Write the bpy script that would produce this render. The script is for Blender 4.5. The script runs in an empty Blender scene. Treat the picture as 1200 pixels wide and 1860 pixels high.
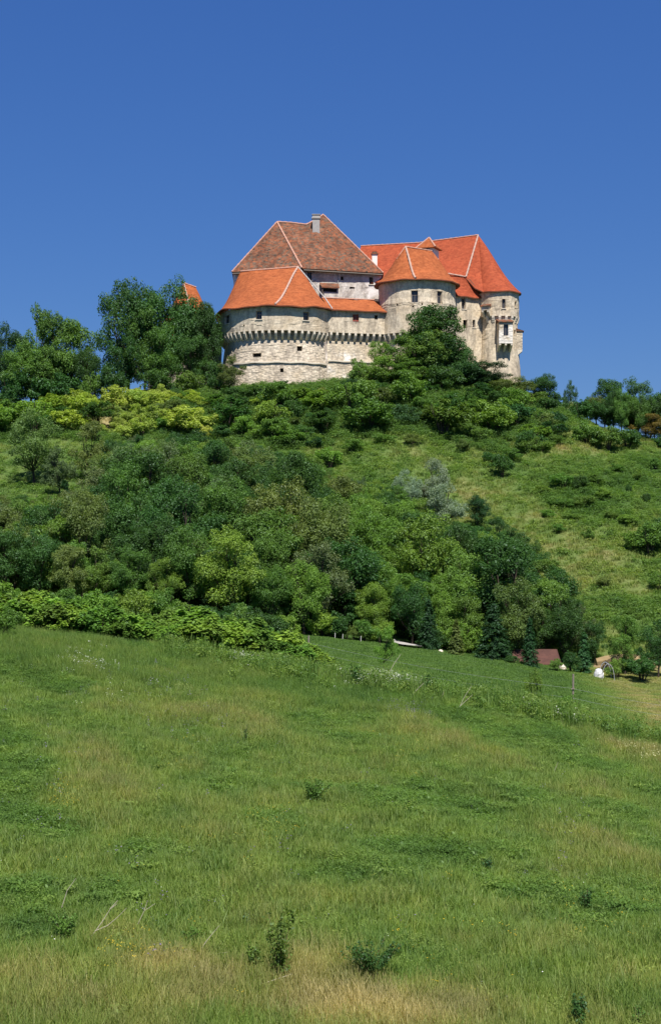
import bpy, math, random
import numpy as np
from mathutils import Vector
random.seed(7); RG = np.random.default_rng(11)
S = bpy.context.scene
COL = S.collection
R = math.radians

# ---------------------------------------------------------------- camera, sky, sun, exposure
cd = bpy.data.cameras.new('camera'); cam = bpy.data.objects.new('camera', cd); COL.objects.link(cam)
cam.location = (0, 0, 0); cam.rotation_euler = (R(90), 0, 0)
cd.sensor_fit = 'HORIZONTAL'; cd.sensor_width = 36; cd.lens = 75; cd.clip_start = 0.1; cd.clip_end = 12000
S.camera = cam
SUN_EL, SUN_AZ = 60.0, 12.0          # azimuth: degrees to the right of straight behind the camera
W = bpy.data.worlds.new('World'); S.world = W; W.use_nodes = True
nt = W.node_tree; bg = nt.nodes['Background']
sky = nt.nodes.new('ShaderNodeTexSky'); sky.sky_type = 'NISHITA'; sky.sun_disc = False
sky.sun_elevation = R(SUN_EL); sky.sun_rotation = R(180 - SUN_AZ)
sky.altitude = 0; sky.air_density = 1.0; sky.dust_density = 0.0; sky.ozone_density = 10.0
sp_ = nt.nodes.new('ShaderNodeSeparateColor'); cb_ = nt.nodes.new('ShaderNodeCombineColor'); nt.links.new(sky.outputs[0], sp_.inputs[0])
for i_, (g_, k_) in enumerate(((0.84, 0.315), (0.70, 0.55), (0.50, 1.33))):      # slide-film response of the blue sky
    pw = nt.nodes.new('ShaderNodeMath'); pw.operation = 'POWER'; pw.inputs[1].default_value = g_; nt.links.new(sp_.outputs[i_], pw.inputs[0])
    ml = nt.nodes.new('ShaderNodeMath'); ml.operation = 'MULTIPLY'; ml.inputs[1].default_value = k_; nt.links.new(pw.outputs[0], ml.inputs[0]); nt.links.new(ml.outputs[0], cb_.inputs[i_])
nt.links.new(cb_.outputs[0], bg.inputs[0])
bg.inputs[1].default_value = 0.10
sl = bpy.data.lights.new('sun', 'SUN'); sun = bpy.data.objects.new('sun', sl); COL.objects.link(sun)
sl.energy = 4.6; sl.angle = R(0.55); sl.color = (1.0, 0.955, 0.88)
_d = Vector((math.sin(R(SUN_AZ)) * math.cos(R(SUN_EL)), -math.cos(R(SUN_AZ)) * math.cos(R(SUN_EL)), math.sin(R(SUN_EL))))
sun.rotation_euler = _d.to_track_quat('Z', 'Y').to_euler(); sun.location = (0, -50, 80)
S.view_settings.view_transform = 'Standard'; S.view_settings.look = 'None'; S.view_settings.exposure = 0.7; S.view_settings.gamma = 1
S.render.engine = 'CYCLES'
S.cycles.max_bounces = 5; S.cycles.diffuse_bounces = 3; S.cycles.transmission_bounces = 3; S.cycles.transparent_max_bounces = 4

# ---------------------------------------------------------------- helpers
def P(px, py, Y): return Vector(((px - 600) / 2500 * Y, Y, (930 - py) / 2500 * Y))
def XX(px, Y): return (px - 600) / 2500 * Y
def tag(o, label=None, cat=None, group=None, kind=None):
    if label: o['label'] = label
    if cat: o['category'] = cat
    if group: o['group'] = group
    if kind: o['kind'] = kind
    return o
def empty(name, loc=(0, 0, 0), rz=0):
    o = bpy.data.objects.new(name, None); COL.objects.link(o); o.location = loc; o.rotation_euler = (0, 0, rz)
    o.empty_display_size = 0.3
    return o
class MB:
    def __init__(s): s.v = []; s.f = []; s.m = []
    def add(s, vs, fs, mi=0):
        b = len(s.v); s.v += [tuple(v) for v in vs]; s.f += [tuple(b + i for i in f) for f in fs]; s.m += [mi] * len(fs)
    def box(s, c, d, mi=0, ang=0.0, taper=1.0):
        cx, cy, cz = c; a, b, h = d[0] / 2, d[1] / 2, d[2] / 2
        ca, sa = math.cos(ang), math.sin(ang); vs = []
        for z, k in ((-h, 1), (h, taper)):
            for x, y in ((-a, -b), (a, -b), (a, b), (-a, b)):
                x *= k; y *= k
                vs.append((cx + x * ca - y * sa, cy + x * sa + y * ca, cz + z))
        s.add(vs, [(0, 3, 2, 1), (4, 5, 6, 7), (0, 1, 5, 4), (1, 2, 6, 5), (2, 3, 7, 6), (3, 0, 4, 7)], mi)
    def tube(s, pts, rad, n=6, mi=0):
        pts = [Vector(p) for p in pts]
        if not isinstance(rad, (list, tuple)): rad = [rad] * len(pts)
        b = len(s.v); prev = None
        for i, p in enumerate(pts):
            t = (pts[min(i + 1, len(pts) - 1)] - pts[max(i - 1, 0)]).normalized()
            a = t.orthogonal().normalized() if prev is None else (prev - t * prev.dot(t)).normalized()
            prev = a; c = t.cross(a)
            for k in range(n):
                q = 2 * math.pi * k / n
                s.v.append(tuple(p + (a * math.cos(q) + c * math.sin(q)) * rad[i]))
        for i in range(len(pts) - 1):
            for k in range(n):
                s.f.append((b + i * n + k, b + i * n + (k + 1) % n, b + (i + 1) * n + (k + 1) % n, b + (i + 1) * n + k)); s.m.append(mi)
        s.f.append(tuple(b + k for k in reversed(range(n)))); s.m.append(mi)
        e = b + (len(pts) - 1) * n; s.f.append(tuple(e + k for k in range(n))); s.m.append(mi)
    def build(s, name, mats, parent=None, smooth=False):
        me = bpy.data.meshes.new(name); me.from_pydata(s.v, [], s.f)
        for m in (mats if isinstance(mats, (list, tuple)) else [mats]): me.materials.append(m)
        me.polygons.foreach_set('material_index', s.m)
        if smooth: me.polygons.foreach_set('use_smooth', [True] * len(s.f))
        me.update()
        o = bpy.data.objects.new(name, me); COL.objects.link(o)
        if parent: o.parent = parent
        return o
def np_mesh(name, V, F, mat=None):
    """V (n,3); F (m,k) faces all with k corners"""
    me = bpy.data.meshes.new(name); k = F.shape[1]
    me.vertices.add(len(V)); me.vertices.foreach_set('co', V.astype(np.float32).ravel())
    me.loops.add(F.size); me.loops.foreach_set('vertex_index', F.astype(np.int32).ravel())
    me.polygons.add(len(F)); me.polygons.foreach_set('loop_start', (np.arange(len(F)) * k).astype(np.int32))
    me.update(calc_edges=True)
    if mat: me.materials.append(mat)
    return me
def link(name, me, parent=None):
    o = bpy.data.objects.new(name, me); COL.objects.link(o)
    if parent: o.parent = parent
    return o

# ---------------------------------------------------------------- materials
class NT:
    def __init__(s, name, rough=0.9, spec=0.2):
        s.m = bpy.data.materials.new(name); s.m.use_nodes = True; s.t = s.m.node_tree
        s.b = s.t.nodes['Principled BSDF']; s.b.inputs['Roughness'].default_value = rough
        s.b.inputs['Specular IOR Level'].default_value = spec
    def n(s, typ, **kw):
        nd = s.t.nodes.new('ShaderNode' + typ)
        for k, v in kw.items():
            if k in nd.inputs.keys(): nd.inputs[k].default_value = v
            else: setattr(nd, k, v)
        return nd
    def l(s, a, b): s.t.links.new(a, b)
    def pos(s):
        return s.n('NewGeometry').outputs['Position']
    def noise(s, scale, detail=4, rough=0.6, vec=None, sc=None):
        nd = s.n('TexNoise', Scale=scale, Detail=detail, Roughness=rough)
        v = vec if vec is not None else s.pos()
        if sc:
            mp = s.n('Mapping'); mp.inputs['Scale'].default_value = sc; s.l(v, mp.inputs[0]); v = mp.outputs[0]
        s.l(v, nd.inputs['Vector']); return nd.outputs['Fac']
    def ramp(s, fac, stops, interp='LINEAR'):
        r = s.n('ValToRGB'); r.color_ramp.interpolation = interp; e = r.color_ramp.elements
        while len(e) < len(stops): e.new(0.5)
        for i, (p, c) in enumerate(stops):
            e[i].position = p; e[i].color = (*c, 1) if not isinstance(c, (int, float)) else (c, c, c, 1)
        s.l(fac, r.inputs[0]); return r.outputs[0]
    def mix(s, fac, a, b, mode='MIX'):
        m = s.n('Mix', data_type='RGBA', blend_type=mode)
        for sock, v in ((m.inputs[0], fac), (m.inputs[6], a), (m.inputs[7], b)):
            if hasattr(v, 'is_output'): s.l(v, sock)
            elif isinstance(v, (int, float)): sock.default_value = v
            else: sock.default_value = (*v, 1)
        return m.outputs[2]
    def bump(s, h, strength=0.5, dist=0.1):
        b = s.n('Bump', Strength=strength, Distance=dist); s.l(h, b.inputs['Height']); s.l(b.outputs[0], s.b.inputs['Normal'])
    def base(s, c):
        if hasattr(c, 'is_output'): s.l(c, s.b.inputs['Base Color'])
        else: s.b.inputs['Base Color'].default_value = (*c, 1)
        return s.m
def plain(name, c, rough=0.8, spec=0.2, var=0.25, scale=6):
    t = NT(name, rough, spec); f = t.noise(scale, 5)
    return t.base(t.mix(f, tuple(x * (1 - var) for x in c), tuple(x * (1 + var) for x in c)))

def wall_mat(name, light, tan, grey, rubble=0.0, white=None):
    t = NT(name, 0.95, 0.1)
    a = t.ramp(t.noise(0.35, 8, 0.65), [(0.36, tan), (0.55, light)])
    g = t.ramp(t.noise(0.8, 7, 0.72, sc=(1, 1, 0.30)), [(0.47, 0.0), (0.62, 1.0)])
    c = t.mix(g, a, grey)
    s2 = t.ramp(t.noise(2.6, 7, 0.78), [(0.33, 0.55), (0.60, 1.14)])
    c = t.mix(0.8, c, s2, 'MULTIPLY')
    if white:
        w = t.ramp(t.noise(0.22, 7, 0.65), [(0.53, 0.0), (0.60, 1.0)])
        c = t.mix(w, c, white)
    h = t.noise(2.0, 8, 0.7)
    if rubble:
        vo = t.n('TexVoronoi', Scale=1.9); vo.feature = 'F1'
        mp = t.n('Mapping'); mp.inputs['Scale'].default_value = (1, 1, 1.7); t.l(t.pos(), mp.inputs[0]); t.l(mp.outputs[0], vo.inputs['Vector'])
        vc = t.ramp(vo.outputs['Distance'], [(0.25, 1.12), (0.62, 0.50)])
        rm = t.ramp(t.noise(0.3, 5, 0.6), [(0.38, 0.15), (0.62, rubble)])
        c = t.mix(rm, c, t.mix(1.0, c, vc, 'MULTIPLY'))
        sep = t.n('SeparateColor'); t.l(vo.outputs['Color'], sep.inputs[0])
        c = t.mix(rm, c, t.mix(0.6, c, t.ramp(sep.outputs[0], [(0, (0.62, 0.58, 0.52)), (1, (1.2, 1.18, 1.12))]), 'MULTIPLY'))
        h = vo.outputs['Distance']; t.bump(h, 0.6, -0.12)
    else: t.bump(h, 0.45, 0.12)
    return t.base(c)
M = {}
M['wall'] = wall_mat('aged_plaster', (0.67, 0.57, 0.43), (0.56, 0.45, 0.31), (0.37, 0.31, 0.235))
M['wall_low'] = wall_mat('rubble_masonry', (0.67, 0.575, 0.45), (0.56, 0.455, 0.325), (0.41, 0.345, 0.27), 0.28)
M['wall_white'] = wall_mat('flaking_limewash', (0.64, 0.55, 0.42), (0.55, 0.45, 0.32), (0.40, 0.34, 0.27), 0.3, (0.76, 0.71, 0.64))
M['wall_pink'] = wall_mat('pale_pink_plaster', (0.66, 0.60, 0.54), (0.52, 0.44, 0.36), (0.38, 0.33, 0.29), 0, (0.76, 0.70, 0.66))
M['corbel'] = plain('limestone', (0.62, 0.55, 0.44), 0.95, var=0.25, scale=2)
def roof_mat(name, cols, spread, pattern, cell=2.8):
    t = NT(name, 0.85, 0.2)
    vo = t.n('TexVoronoi', Scale=cell); vo.feature = 'F1'
    mp = t.n('Mapping'); mp.inputs['Scale'].default_value = (1, 1, 1.5); t.l(t.pos(), mp.inputs[0]); t.l(mp.outputs[0], vo.inputs['Vector'])
    sep = t.n('SeparateColor'); t.l(vo.outputs['Color'], sep.inputs[0])
    c = t.ramp(sep.outputs[0], [(i / (len(cols) - 1), k) for i, k in enumerate(cols)])
    big = t.ramp(t.noise(0.45, 8, 0.7), [(0.3, 1 - spread), (0.7, 1 + spread)])
    c = t.mix(1.0, c, big, 'MULTIPLY')
    st = t.ramp(t.noise(1.6, 4, 0.6, sc=(1, 1, 0.25)), [(0.3, 1 - spread), (0.7, 1 + spread)])
    c = t.mix(0.7, c, st, 'MULTIPLY')
    wv = t.n('TexWave', Scale=pattern); wv.bands_direction = 'Z'; t.l(t.pos(), wv.inputs['Vector']); wv.inputs['Distortion'].default_value = 0.6
    t.bump(wv.outputs['Fac'], 0.5, 0.05)
    return t.base(c)
M['roof_orange'] = roof_mat('new_clay_tiles', [(0.25, 0.066, 0.020), (0.305, 0.084, 0.027), (0.355, 0.104, 0.034)], 0.16, 1.4)
M['roof_red'] = roof_mat('red_clay_tiles', [(0.245, 0.048, 0.019), (0.295, 0.060, 0.024), (0.34, 0.075, 0.03)], 0.14, 1.4)
M['roof_brown'] = roof_mat('old_clay_tiles', [(0.05, 0.036, 0.026), (0.19, 0.068, 0.034), (0.12, 0.052, 0.029), (0.11, 0.078, 0.055), (0.24, 0.080, 0.036), (0.15, 0.095, 0.062)], 0.30, 1.4, 2.6)
M['ridge'] = plain('mortared_ridge_tiles', (0.45, 0.25, 0.18), 0.9, var=0.35, scale=2.2)
M['ridge_grey'] = plain('mortared_hip_tiles', (0.43, 0.29, 0.23), 0.9, var=0.35, scale=2.2)
M['glass'] = plain('dark_glass', (0.025, 0.03, 0.04), 0.15, 0.5)
M['dark'] = plain('unlit_interior', (0.02, 0.018, 0.016), 0.9)
M['frame'] = plain('weathered_window_wood', (0.20, 0.17, 0.15), 0.7)
M['shutter'] = plain('red_painted_shutter', (0.28, 0.06, 0.04), 0.7)
M['eave'] = plain('eaves_tile_edge', (0.16, 0.055, 0.03), 0.9)
M['chim'] = plain('grey_chimney_render', (0.36, 0.34, 0.32), 0.95, var=0.3, scale=2.5)
M['white'] = plain('white_chimney_render', (0.78, 0.75, 0.70), 0.9, var=0.15, scale=2)
M['bark'] = plain('tree_bark', (0.055, 0.043, 0.032), 0.95, var=0.5, scale=5)
M['metal'] = plain('galvanised_metal', (0.30, 0.31, 0.32), 0.5, var=0.2)
M['wood'] = plain('weathered_timber', (0.21, 0.18, 0.15), 0.9, var=0.35, scale=8)
M['dead'] = plain('bleached_dead_wood', (0.40, 0.36, 0.27), 0.9, var=0.25, scale=10)
M['stem'] = plain('green_brown_stem', (0.11, 0.10, 0.045), 0.9, var=0.3)
M['tarp'] = plain('white_plastic_sheet', (0.58, 0.57, 0.57), 0.6, var=0.1, scale=2)

def leaf_mat(name, instancer=False, transl=0.35, gloss=0.04, jit=0.35):
    """base colour = object colour (or instance tint ramp), varied leaf by leaf"""
    t = NT(name); t.t.nodes.remove(t.b)
    out = [n for n in t.t.nodes if n.type == 'OUTPUT_MATERIAL'][0]
    return t, out, transl, gloss, jit
def finish_leaf(t, out, col, transl, gloss, jit, clump=1.0):
    geo = t.n('NewGeometry')
    v = t.ramp(geo.outputs['Random Per Island'], [(0, 1 - jit), (1, 1 + jit)])
    c = t.mix(1.0, col, v, 'MULTIPLY')
    v2 = t.ramp(t.noise(clump, 3, 0.6), [(0.3, (0.78, 0.80, 0.85)), (0.7, (1.28, 1.20, 1.05))])
    c = t.mix(0.85, c, v2, 'MULTIPLY')
    d = t.n('BsdfDiffuse'); t.l(c, d.inputs[0])
    tr = t.n('BsdfTranslucent'); t.l(t.mix(1.0, c, (1.25, 1.35, 0.45), 'MULTIPLY'), tr.inputs[0])
    m1 = t.n('MixShader'); m1.inputs[0].default_value = transl; t.l(d.outputs[0], m1.inputs[1]); t.l(tr.outputs[0], m1.inputs[2])
    g = t.n('BsdfGlossy'); g.inputs['Roughness'].default_value = 0.5; g.inputs[0].default_value = (0.8, 0.9, 1, 1)
    m2 = t.n('MixShader'); m2.inputs[0].default_value = gloss; t.l(m1.outputs[0], m2.inputs[1]); t.l(g.outputs[0], m2.inputs[2])
    t.l(m2.outputs[0], out.inputs[0]); return t.m
t, out, *_ = leaf_mat('broad_leaves')
oi = t.n('ObjectInfo'); M['leaf'] = finish_leaf(t, out, oi.outputs['Color'], 0.36, 0.015, 0.20, 0.7)
t, out, *_ = leaf_mat('meadow_grass_blades')
at = t.n('Attribute', attribute_name='tint', attribute_type='INSTANCER')
col = t.ramp(at.outputs['Fac'], [(0.0, (0.078, 0.158, 0.036)), (0.22, (0.125, 0.225, 0.050)), (0.45, (0.205, 0.290, 0.070)),
                                 (0.62, (0.275, 0.310, 0.095)), (0.78, (0.37, 0.34, 0.145)), (1.0, (0.49, 0.42, 0.22))])
M['grass'] = finish_leaf(t, out, col, 0.46, 0.01, 0.18, 0.8)

# ---------------------------------------------------------------- terrain
near = [(-80, -0.5), (0, -1.75), (8, -5.0), (15, -8.2), (21, -9.5), (25.5, -9.7)]
TC = {
 -900: [(40, -8.4), (55, -6.6), (66, -5.0), (72, -4.8), (82, -6), (100, -7), (130, -4), (160, 2.4), (205, 13), (225, 13), (270, 4), (340, -10)],
 0:    [(40, -8.75), (55, -7.4), (66, -6.05), (71, -5.95), (79, -7.0), (95, -8), (120, -7), (145, -2), (160, 2.2), (172, 6.2), (190, 11.0), (205, 14.6), (225, 15), (260, 8), (330, -8)],
 300:  [(40, -8.9), (55, -8.1), (68, -7.15), (72, -7.15), (80, -8.3), (95, -9), (120, -7.5), (145, -1.5), (165, 4), (182, 10), (197, 16.5), (205, 18), (240, 18), (275, 9), (340, -8)],
 570:  [(40, -9.2), (55, -8.85), (66, -8.3), (70, -8.45), (76, -9.25), (84, -9.55), (110, -10.1), (116, -10.2), (130, -6.5), (145, -2.5), (165, 3.8), (180, 9.6), (193, 16.5), (200, 18.2), (250, 18), (295, 6), (350, -10)],
 740:  [(40, -9.4), (55, -9.1), (65, -8.75), (69, -8.95), (76, -9.9), (84, -10.2), (111, -11.0), (117, -11.2), (130, -8), (145, -3.8), (165, 3.2), (180, 9.3), (193, 16.5), (200, 18.8), (250, 19), (295, 6), (350, -10)],
 900:  [(40, -9.6), (55, -9.45), (64, -9.1), (68, -9.4), (76, -10.5), (84, -10.95), (112, -12.1), (118, -12.4), (130, -9.5), (145, -5), (160, 0.2), (168, 3.4), (178, 7.8), (190, 14), (200, 18.5), (215, 21), (245, 20), (285, 8), (350, -10)],
 1050: [(40, -9.8), (55, -9.9), (63, -9.65), (68, -10.1), (80, -11.7), (90, -12.2), (105, -13), (118, -13), (128, -9.6), (145, -4.3), (163, 1.8), (184, 9.2), (192, 12.3), (198, 13), (215, 12), (265, 0), (350, -12)],
 1200: [(40, -10.1), (55, -10.4), (62, -10.5), (66, -10.9), (80, -12.2), (90, -12.6), (105, -13.6), (116, -13.6), (128, -9.3), (145, -4.1), (165, 2), (182, 7), (195, 9.5), (205, 9.5), (265, -2), (350, -12)],
 2100: [(40, -11.5), (62, -12.5), (80, -14), (116, -14.5), (135, -9), (165, -1), (195, 5), (210, 5), (270, -5), (350, -14)]}
UG = np.arange(-900, 2101, 10.0); YG = np.arange(-80, 361, 1.0)
_ks = sorted(TC); _T = np.array([np.interp(YG, *zip(*(near + TC[k]))) for k in _ks])
_T = np.array([np.interp(UG, _ks, _T[:, j]) for j in range(len(YG))])       # (Y, U)
def _sm(a, sig, axis):
    r = int(3 * sig); k = np.exp(-0.5 * (np.arange(-r, r + 1) / sig) ** 2); k /= k.sum()
    pad = [(0, 0), (0, 0)]; pad[axis] = (r, r); a = np.pad(a, pad, mode='edge')
    return np.apply_along_axis(lambda v: np.convolve(v, k, mode='valid'), axis, a)
TT = _sm(_sm(_T, 1.6, 0), 5.0, 1)
def ground_z(X, Y):
    X = np.asarray(X, float); Y = np.asarray(Y, float)
    u = np.clip(600 + 2500 * X / np.maximum(Y, 25), -900, 2099.9); y = np.clip(Y, -80, 359.9)
    iu = (u + 900) / 10; iy = y + 80
    a = np.floor(iu).astype(int); b = np.floor(iy).astype(int); fu = iu - a; fy = iy - b
    z = TT[b, a] * (1 - fu) * (1 - fy) + TT[b, a + 1] * fu * (1 - fy) + TT[b + 1, a] * (1 - fu) * fy + TT[b + 1, a + 1] * fu * fy
    amp = 0.10 + 0.25 * np.clip((Y - 115) / 30, 0, 1)
    z = z + amp * (np.sin(X * 0.55 + np.sin(Y * 0.31) * 1.7) * np.sin(Y * 0.47 + 1.3 * np.sin(X * 0.23)) + 0.5 * np.sin(X * 1.3 + Y * 0.7))
    far = np.clip((Y - 340) / 400, 0, 1)
    return z + far * (8 * np.sin(X * 0.004 + 1) * np.sin(Y * 0.005) - 6)
def gz(X, Y): return float(ground_z(X, Y))
def U(X, Y): return 600 + 2500 * X / np.maximum(Y, 25)

def vnoise(X, Y, s, seed=0):
    """cheap smooth value noise in numpy, 0..1"""
    rg = np.random.default_rng(seed); G = rg.random((256, 256))
    x = np.asarray(X) / s + 1000; y = np.asarray(Y) / s + 1000
    a = np.floor(x).astype(int); b = np.floor(y).astype(int); fx = x - a; fy = y - b
    fx = fx * fx * (3 - 2 * fx); fy = fy * fy * (3 - 2 * fy)
    g = lambda i, j: G[i % 256, j % 256]
    return g(a, b) * (1 - fx) * (1 - fy) + g(a + 1, b) * fx * (1 - fy) + g(a, b + 1) * (1 - fx) * fy + g(a + 1, b + 1) * fx * fy
def fbm(X, Y, s, seed=0):
    return (vnoise(X, Y, s, seed) + 0.5 * vnoise(X, Y, s / 2.1, seed + 1) + 0.25 * vnoise(X, Y, s / 4.3, seed + 2)) / 1.75
def blob(u, v, cu, cv, ru, rv): return np.exp(-(((u - cu) / ru) ** 2 + ((v - cv) / rv) ** 2))

def tint_map(X, Y):
    """dryness of the vegetation: 0 lush dark green .. 1 straw"""
    u = U(X, Y); v = 930 - ground_z(X, Y) / np.maximum(Y, 25) * 2500
    n = fbm(X, Y, 5.0, 3); n2 = fbm(X, Y, 1.6, 8); n3 = fbm((X * .53 - Y * .85) * .28, X * .85 + Y * .53, 2.6, 31)
    t = 0.40 + 0.26 * (n - 0.5) + 0.46 * (n2 - 0.5) + 0.44 * (n3 - 0.5)
    fg = (Y < 78)
    t = np.where(fg, t + 0.33 * blob(u, v, 250, 1800, 420, 60) * (0.2 + 1.3 * n2) + 0.26 * blob(u, v, 700, 1850, 400, 45) * (0.5 + n2)
                 + 0.22 * blob(u, v, 150, 1420, 60, 50) + 0.20 * blob(u, v, 590, 1510, 60, 40) + 0.12 * blob(u, v, 1100, 1560, 120, 60)
                 + 0.06 * blob(u, v, 700, 1330, 140, 40) + 0.1 * blob(u, v, 330, 1270, 200, 60) + 0.09 * blob(u, v, 600, 1650, 500, 160)
                 + 0.05 * blob(u, v, 1050, 1380, 160, 50)
                 - 0.14 * blob(u, v, 100, 1270, 170, 50) - 0.18 * blob(u, v, 20, 1430, 90, 80) - 0.15 * blob(u, v, 100, 1640, 170, 60)
                 - 0.20 * blob(u, v, 950, 1340, 150, 30) - 0.16 * blob(u, v, 830, 1460, 160, 40) - 0.14 * blob(u, v, 740, 1560, 200, 50)
                 - 0.22 * blob(u, v, 700, 1265, 200, 30) - 0.05 * blob(u, v, 400, 1580, 120, 60) + 0.22 * blob(u, v, 1180, 1360, 90, 40), t)
    hay = (Y > 76) & (Y < 118)
    t = np.where(hay, 0.18 + 0.22 * (n - 0.5) + 0.15 * (n2 - 0.5) + 0.52 * np.clip((u - 1020 - (105 - Y) * 3) / 110, 0, 1) * (0.6 + 0.7 * n2), t)
    hill = (Y > 122)
    t = np.where(hill, 0.32 + 0.55 * (n - 0.5) + 0.40 * (n2 - 0.5)
                 + 0.22 * blob(u, v, 880, 900, 110, 60) + 0.24 * blob(u, v, 1040, 1030, 150, 60) + 0.26 * blob(u, v, 1080, 800, 140, 28)
                 - 0.24 * blob(u, v, 1060, 900, 150, 50) - 0.26 * blob(u, v, 1100, 1110, 150, 30) + 0.10 * blob(u, v, 700, 830, 100, 30)
                 + 0.5 * blob(u, v, 200, 765, 40, 18), t)
    return np.clip(t, 0.02, 0.98)

us = np.concatenate([np.arange(-3000, -400, 60), np.arange(-400, 1600, 8), np.arange(1600, 4201, 60)])
ys = np.concatenate([np.arange(-80, 20, 4), np.arange(20, 84, 0.6), np.arange(84, 215, 0.9), np.arange(215, 360, 6), np.array([370, 400, 450, 520, 650, 900, 1300, 2000, 3200, 5000])])
YY, UU = np.meshgrid(ys, us, indexing='ij'); XG = (UU - 600) / 2500 * np.maximum(YY, 25)
ZG = ground_z(XG, YY)
V = np.stack([XG, YY, ZG], -1).reshape(-1, 3); nu = len(us)
i, j = np.meshgrid(np.arange(len(ys) - 1), np.arange(nu - 1), indexing='ij'); a = (i * nu + j).ravel()
F = np.stack([a, a + 1, a + nu + 1, a + nu], -1)
gm = NT('grassy_earth', 0.95, 0.1)
ga = gm.n('Attribute', attribute_name='tint')
gc = gm.ramp(ga.outputs['Fac'], [(0.0, (0.040, 0.080, 0.022)), (0.25, (0.065, 0.115, 0.028)), (0.45, (0.100, 0.145, 0.038)), (0.62, (0.15, 0.165, 0.055)), (0.8, (0.23, 0.20, 0.09)), (1.0, (0.34, 0.27, 0.14))])
gv = gm.ramp(gm.noise(3.5, 6, 0.7), [(0.3, 0.65), (0.7, 1.3)])
gc = gm.mix(1.0, gc, gv, 'MULTIPLY'); gm.bump(gm.noise(5, 5, 0.7), 0.8, 0.15); gm.base(gc)
me = np_mesh('ground', V, F, gm.m)
at = me.attributes.new('tint', 'FLOAT', 'POINT'); at.data.foreach_set('value', tint_map(V[:, 0], V[:, 1]).astype(np.float32))
me.polygons.foreach_set('use_smooth', np.ones(len(F), bool))
tag(link('ground', me), kind='structure')

# ---------------------------------------------------------------- castle
CA = empty('castle', (0, 212, 18))
tag(CA, 'old stone castle with orange and brown tiled roofs crowning the green hill', 'castle')
CA_INV = Vector((0, -212, -18))
def cbuild(mb, name, mats, parent=CA, smooth=False, label=None):
    """castle parts keep world coordinates in the mesh, shifted to the castle's base"""
    mb.v = [(x, y - 212, z - 18) for x, y, z in mb.v]
    o = mb.build(name, mats, parent, smooth)
    if label: o['label'] = label
    return o
class Plan:
    def __init__(s, pts):
        s.p = np.array(pts, float); d = np.diff(s.p, axis=0); s.s = np.concatenate([[0], np.cumsum(np.hypot(d[:, 0], d[:, 1]))]); s.L = s.s[-1]
    def at(s, q):
        q = min(max(q, 0), s.L); return float(np.interp(q, s.s, s.p[:, 0])), float(np.interp(q, s.s, s.p[:, 1]))
    def fr(s, q):
        x0, y0 = s.at(q - 0.25); x1, y1 = s.at(q + 0.25); l = math.hypot(x1 - x0, y1 - y0) or 1
        tx, ty = (x1 - x0) / l, (y1 - y0) / l; return (tx, ty), (ty, -tx)
    def pt(s, q, off=0.0):
        x, y = s.at(q); _, n = s.fr(q); return x + n[0] * off, y + n[1] * off
    def find(s, px):
        """arc length where the wall, seen from the photographer's side, stands at that column"""
        best = None
        for q in np.linspace(0, s.L, 900):
            x, y = s.at(q); _, n = s.fr(q)
            if n[1] > 0.05: continue
            e = abs(600 + 2500 * x / y - px)
            if best is None or e < best[0]: best = (e, q)
        return best[1]
def circ(cx, cy, r, a0, a1, n=40):
    return [(cx + r * math.sin(a), cy - r * math.cos(a)) for a in np.linspace(R(a0), R(a1), n)]
def off_at(levels, z):
    for (z0, o0), (z1, o1) in zip(levels, levels[1:]):
        if z0 <= z <= z1 and z1 > z0: return o0 + (o1 - o0) * (z - z0) / (z1 - z0)
    return levels[-1][1]
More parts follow.
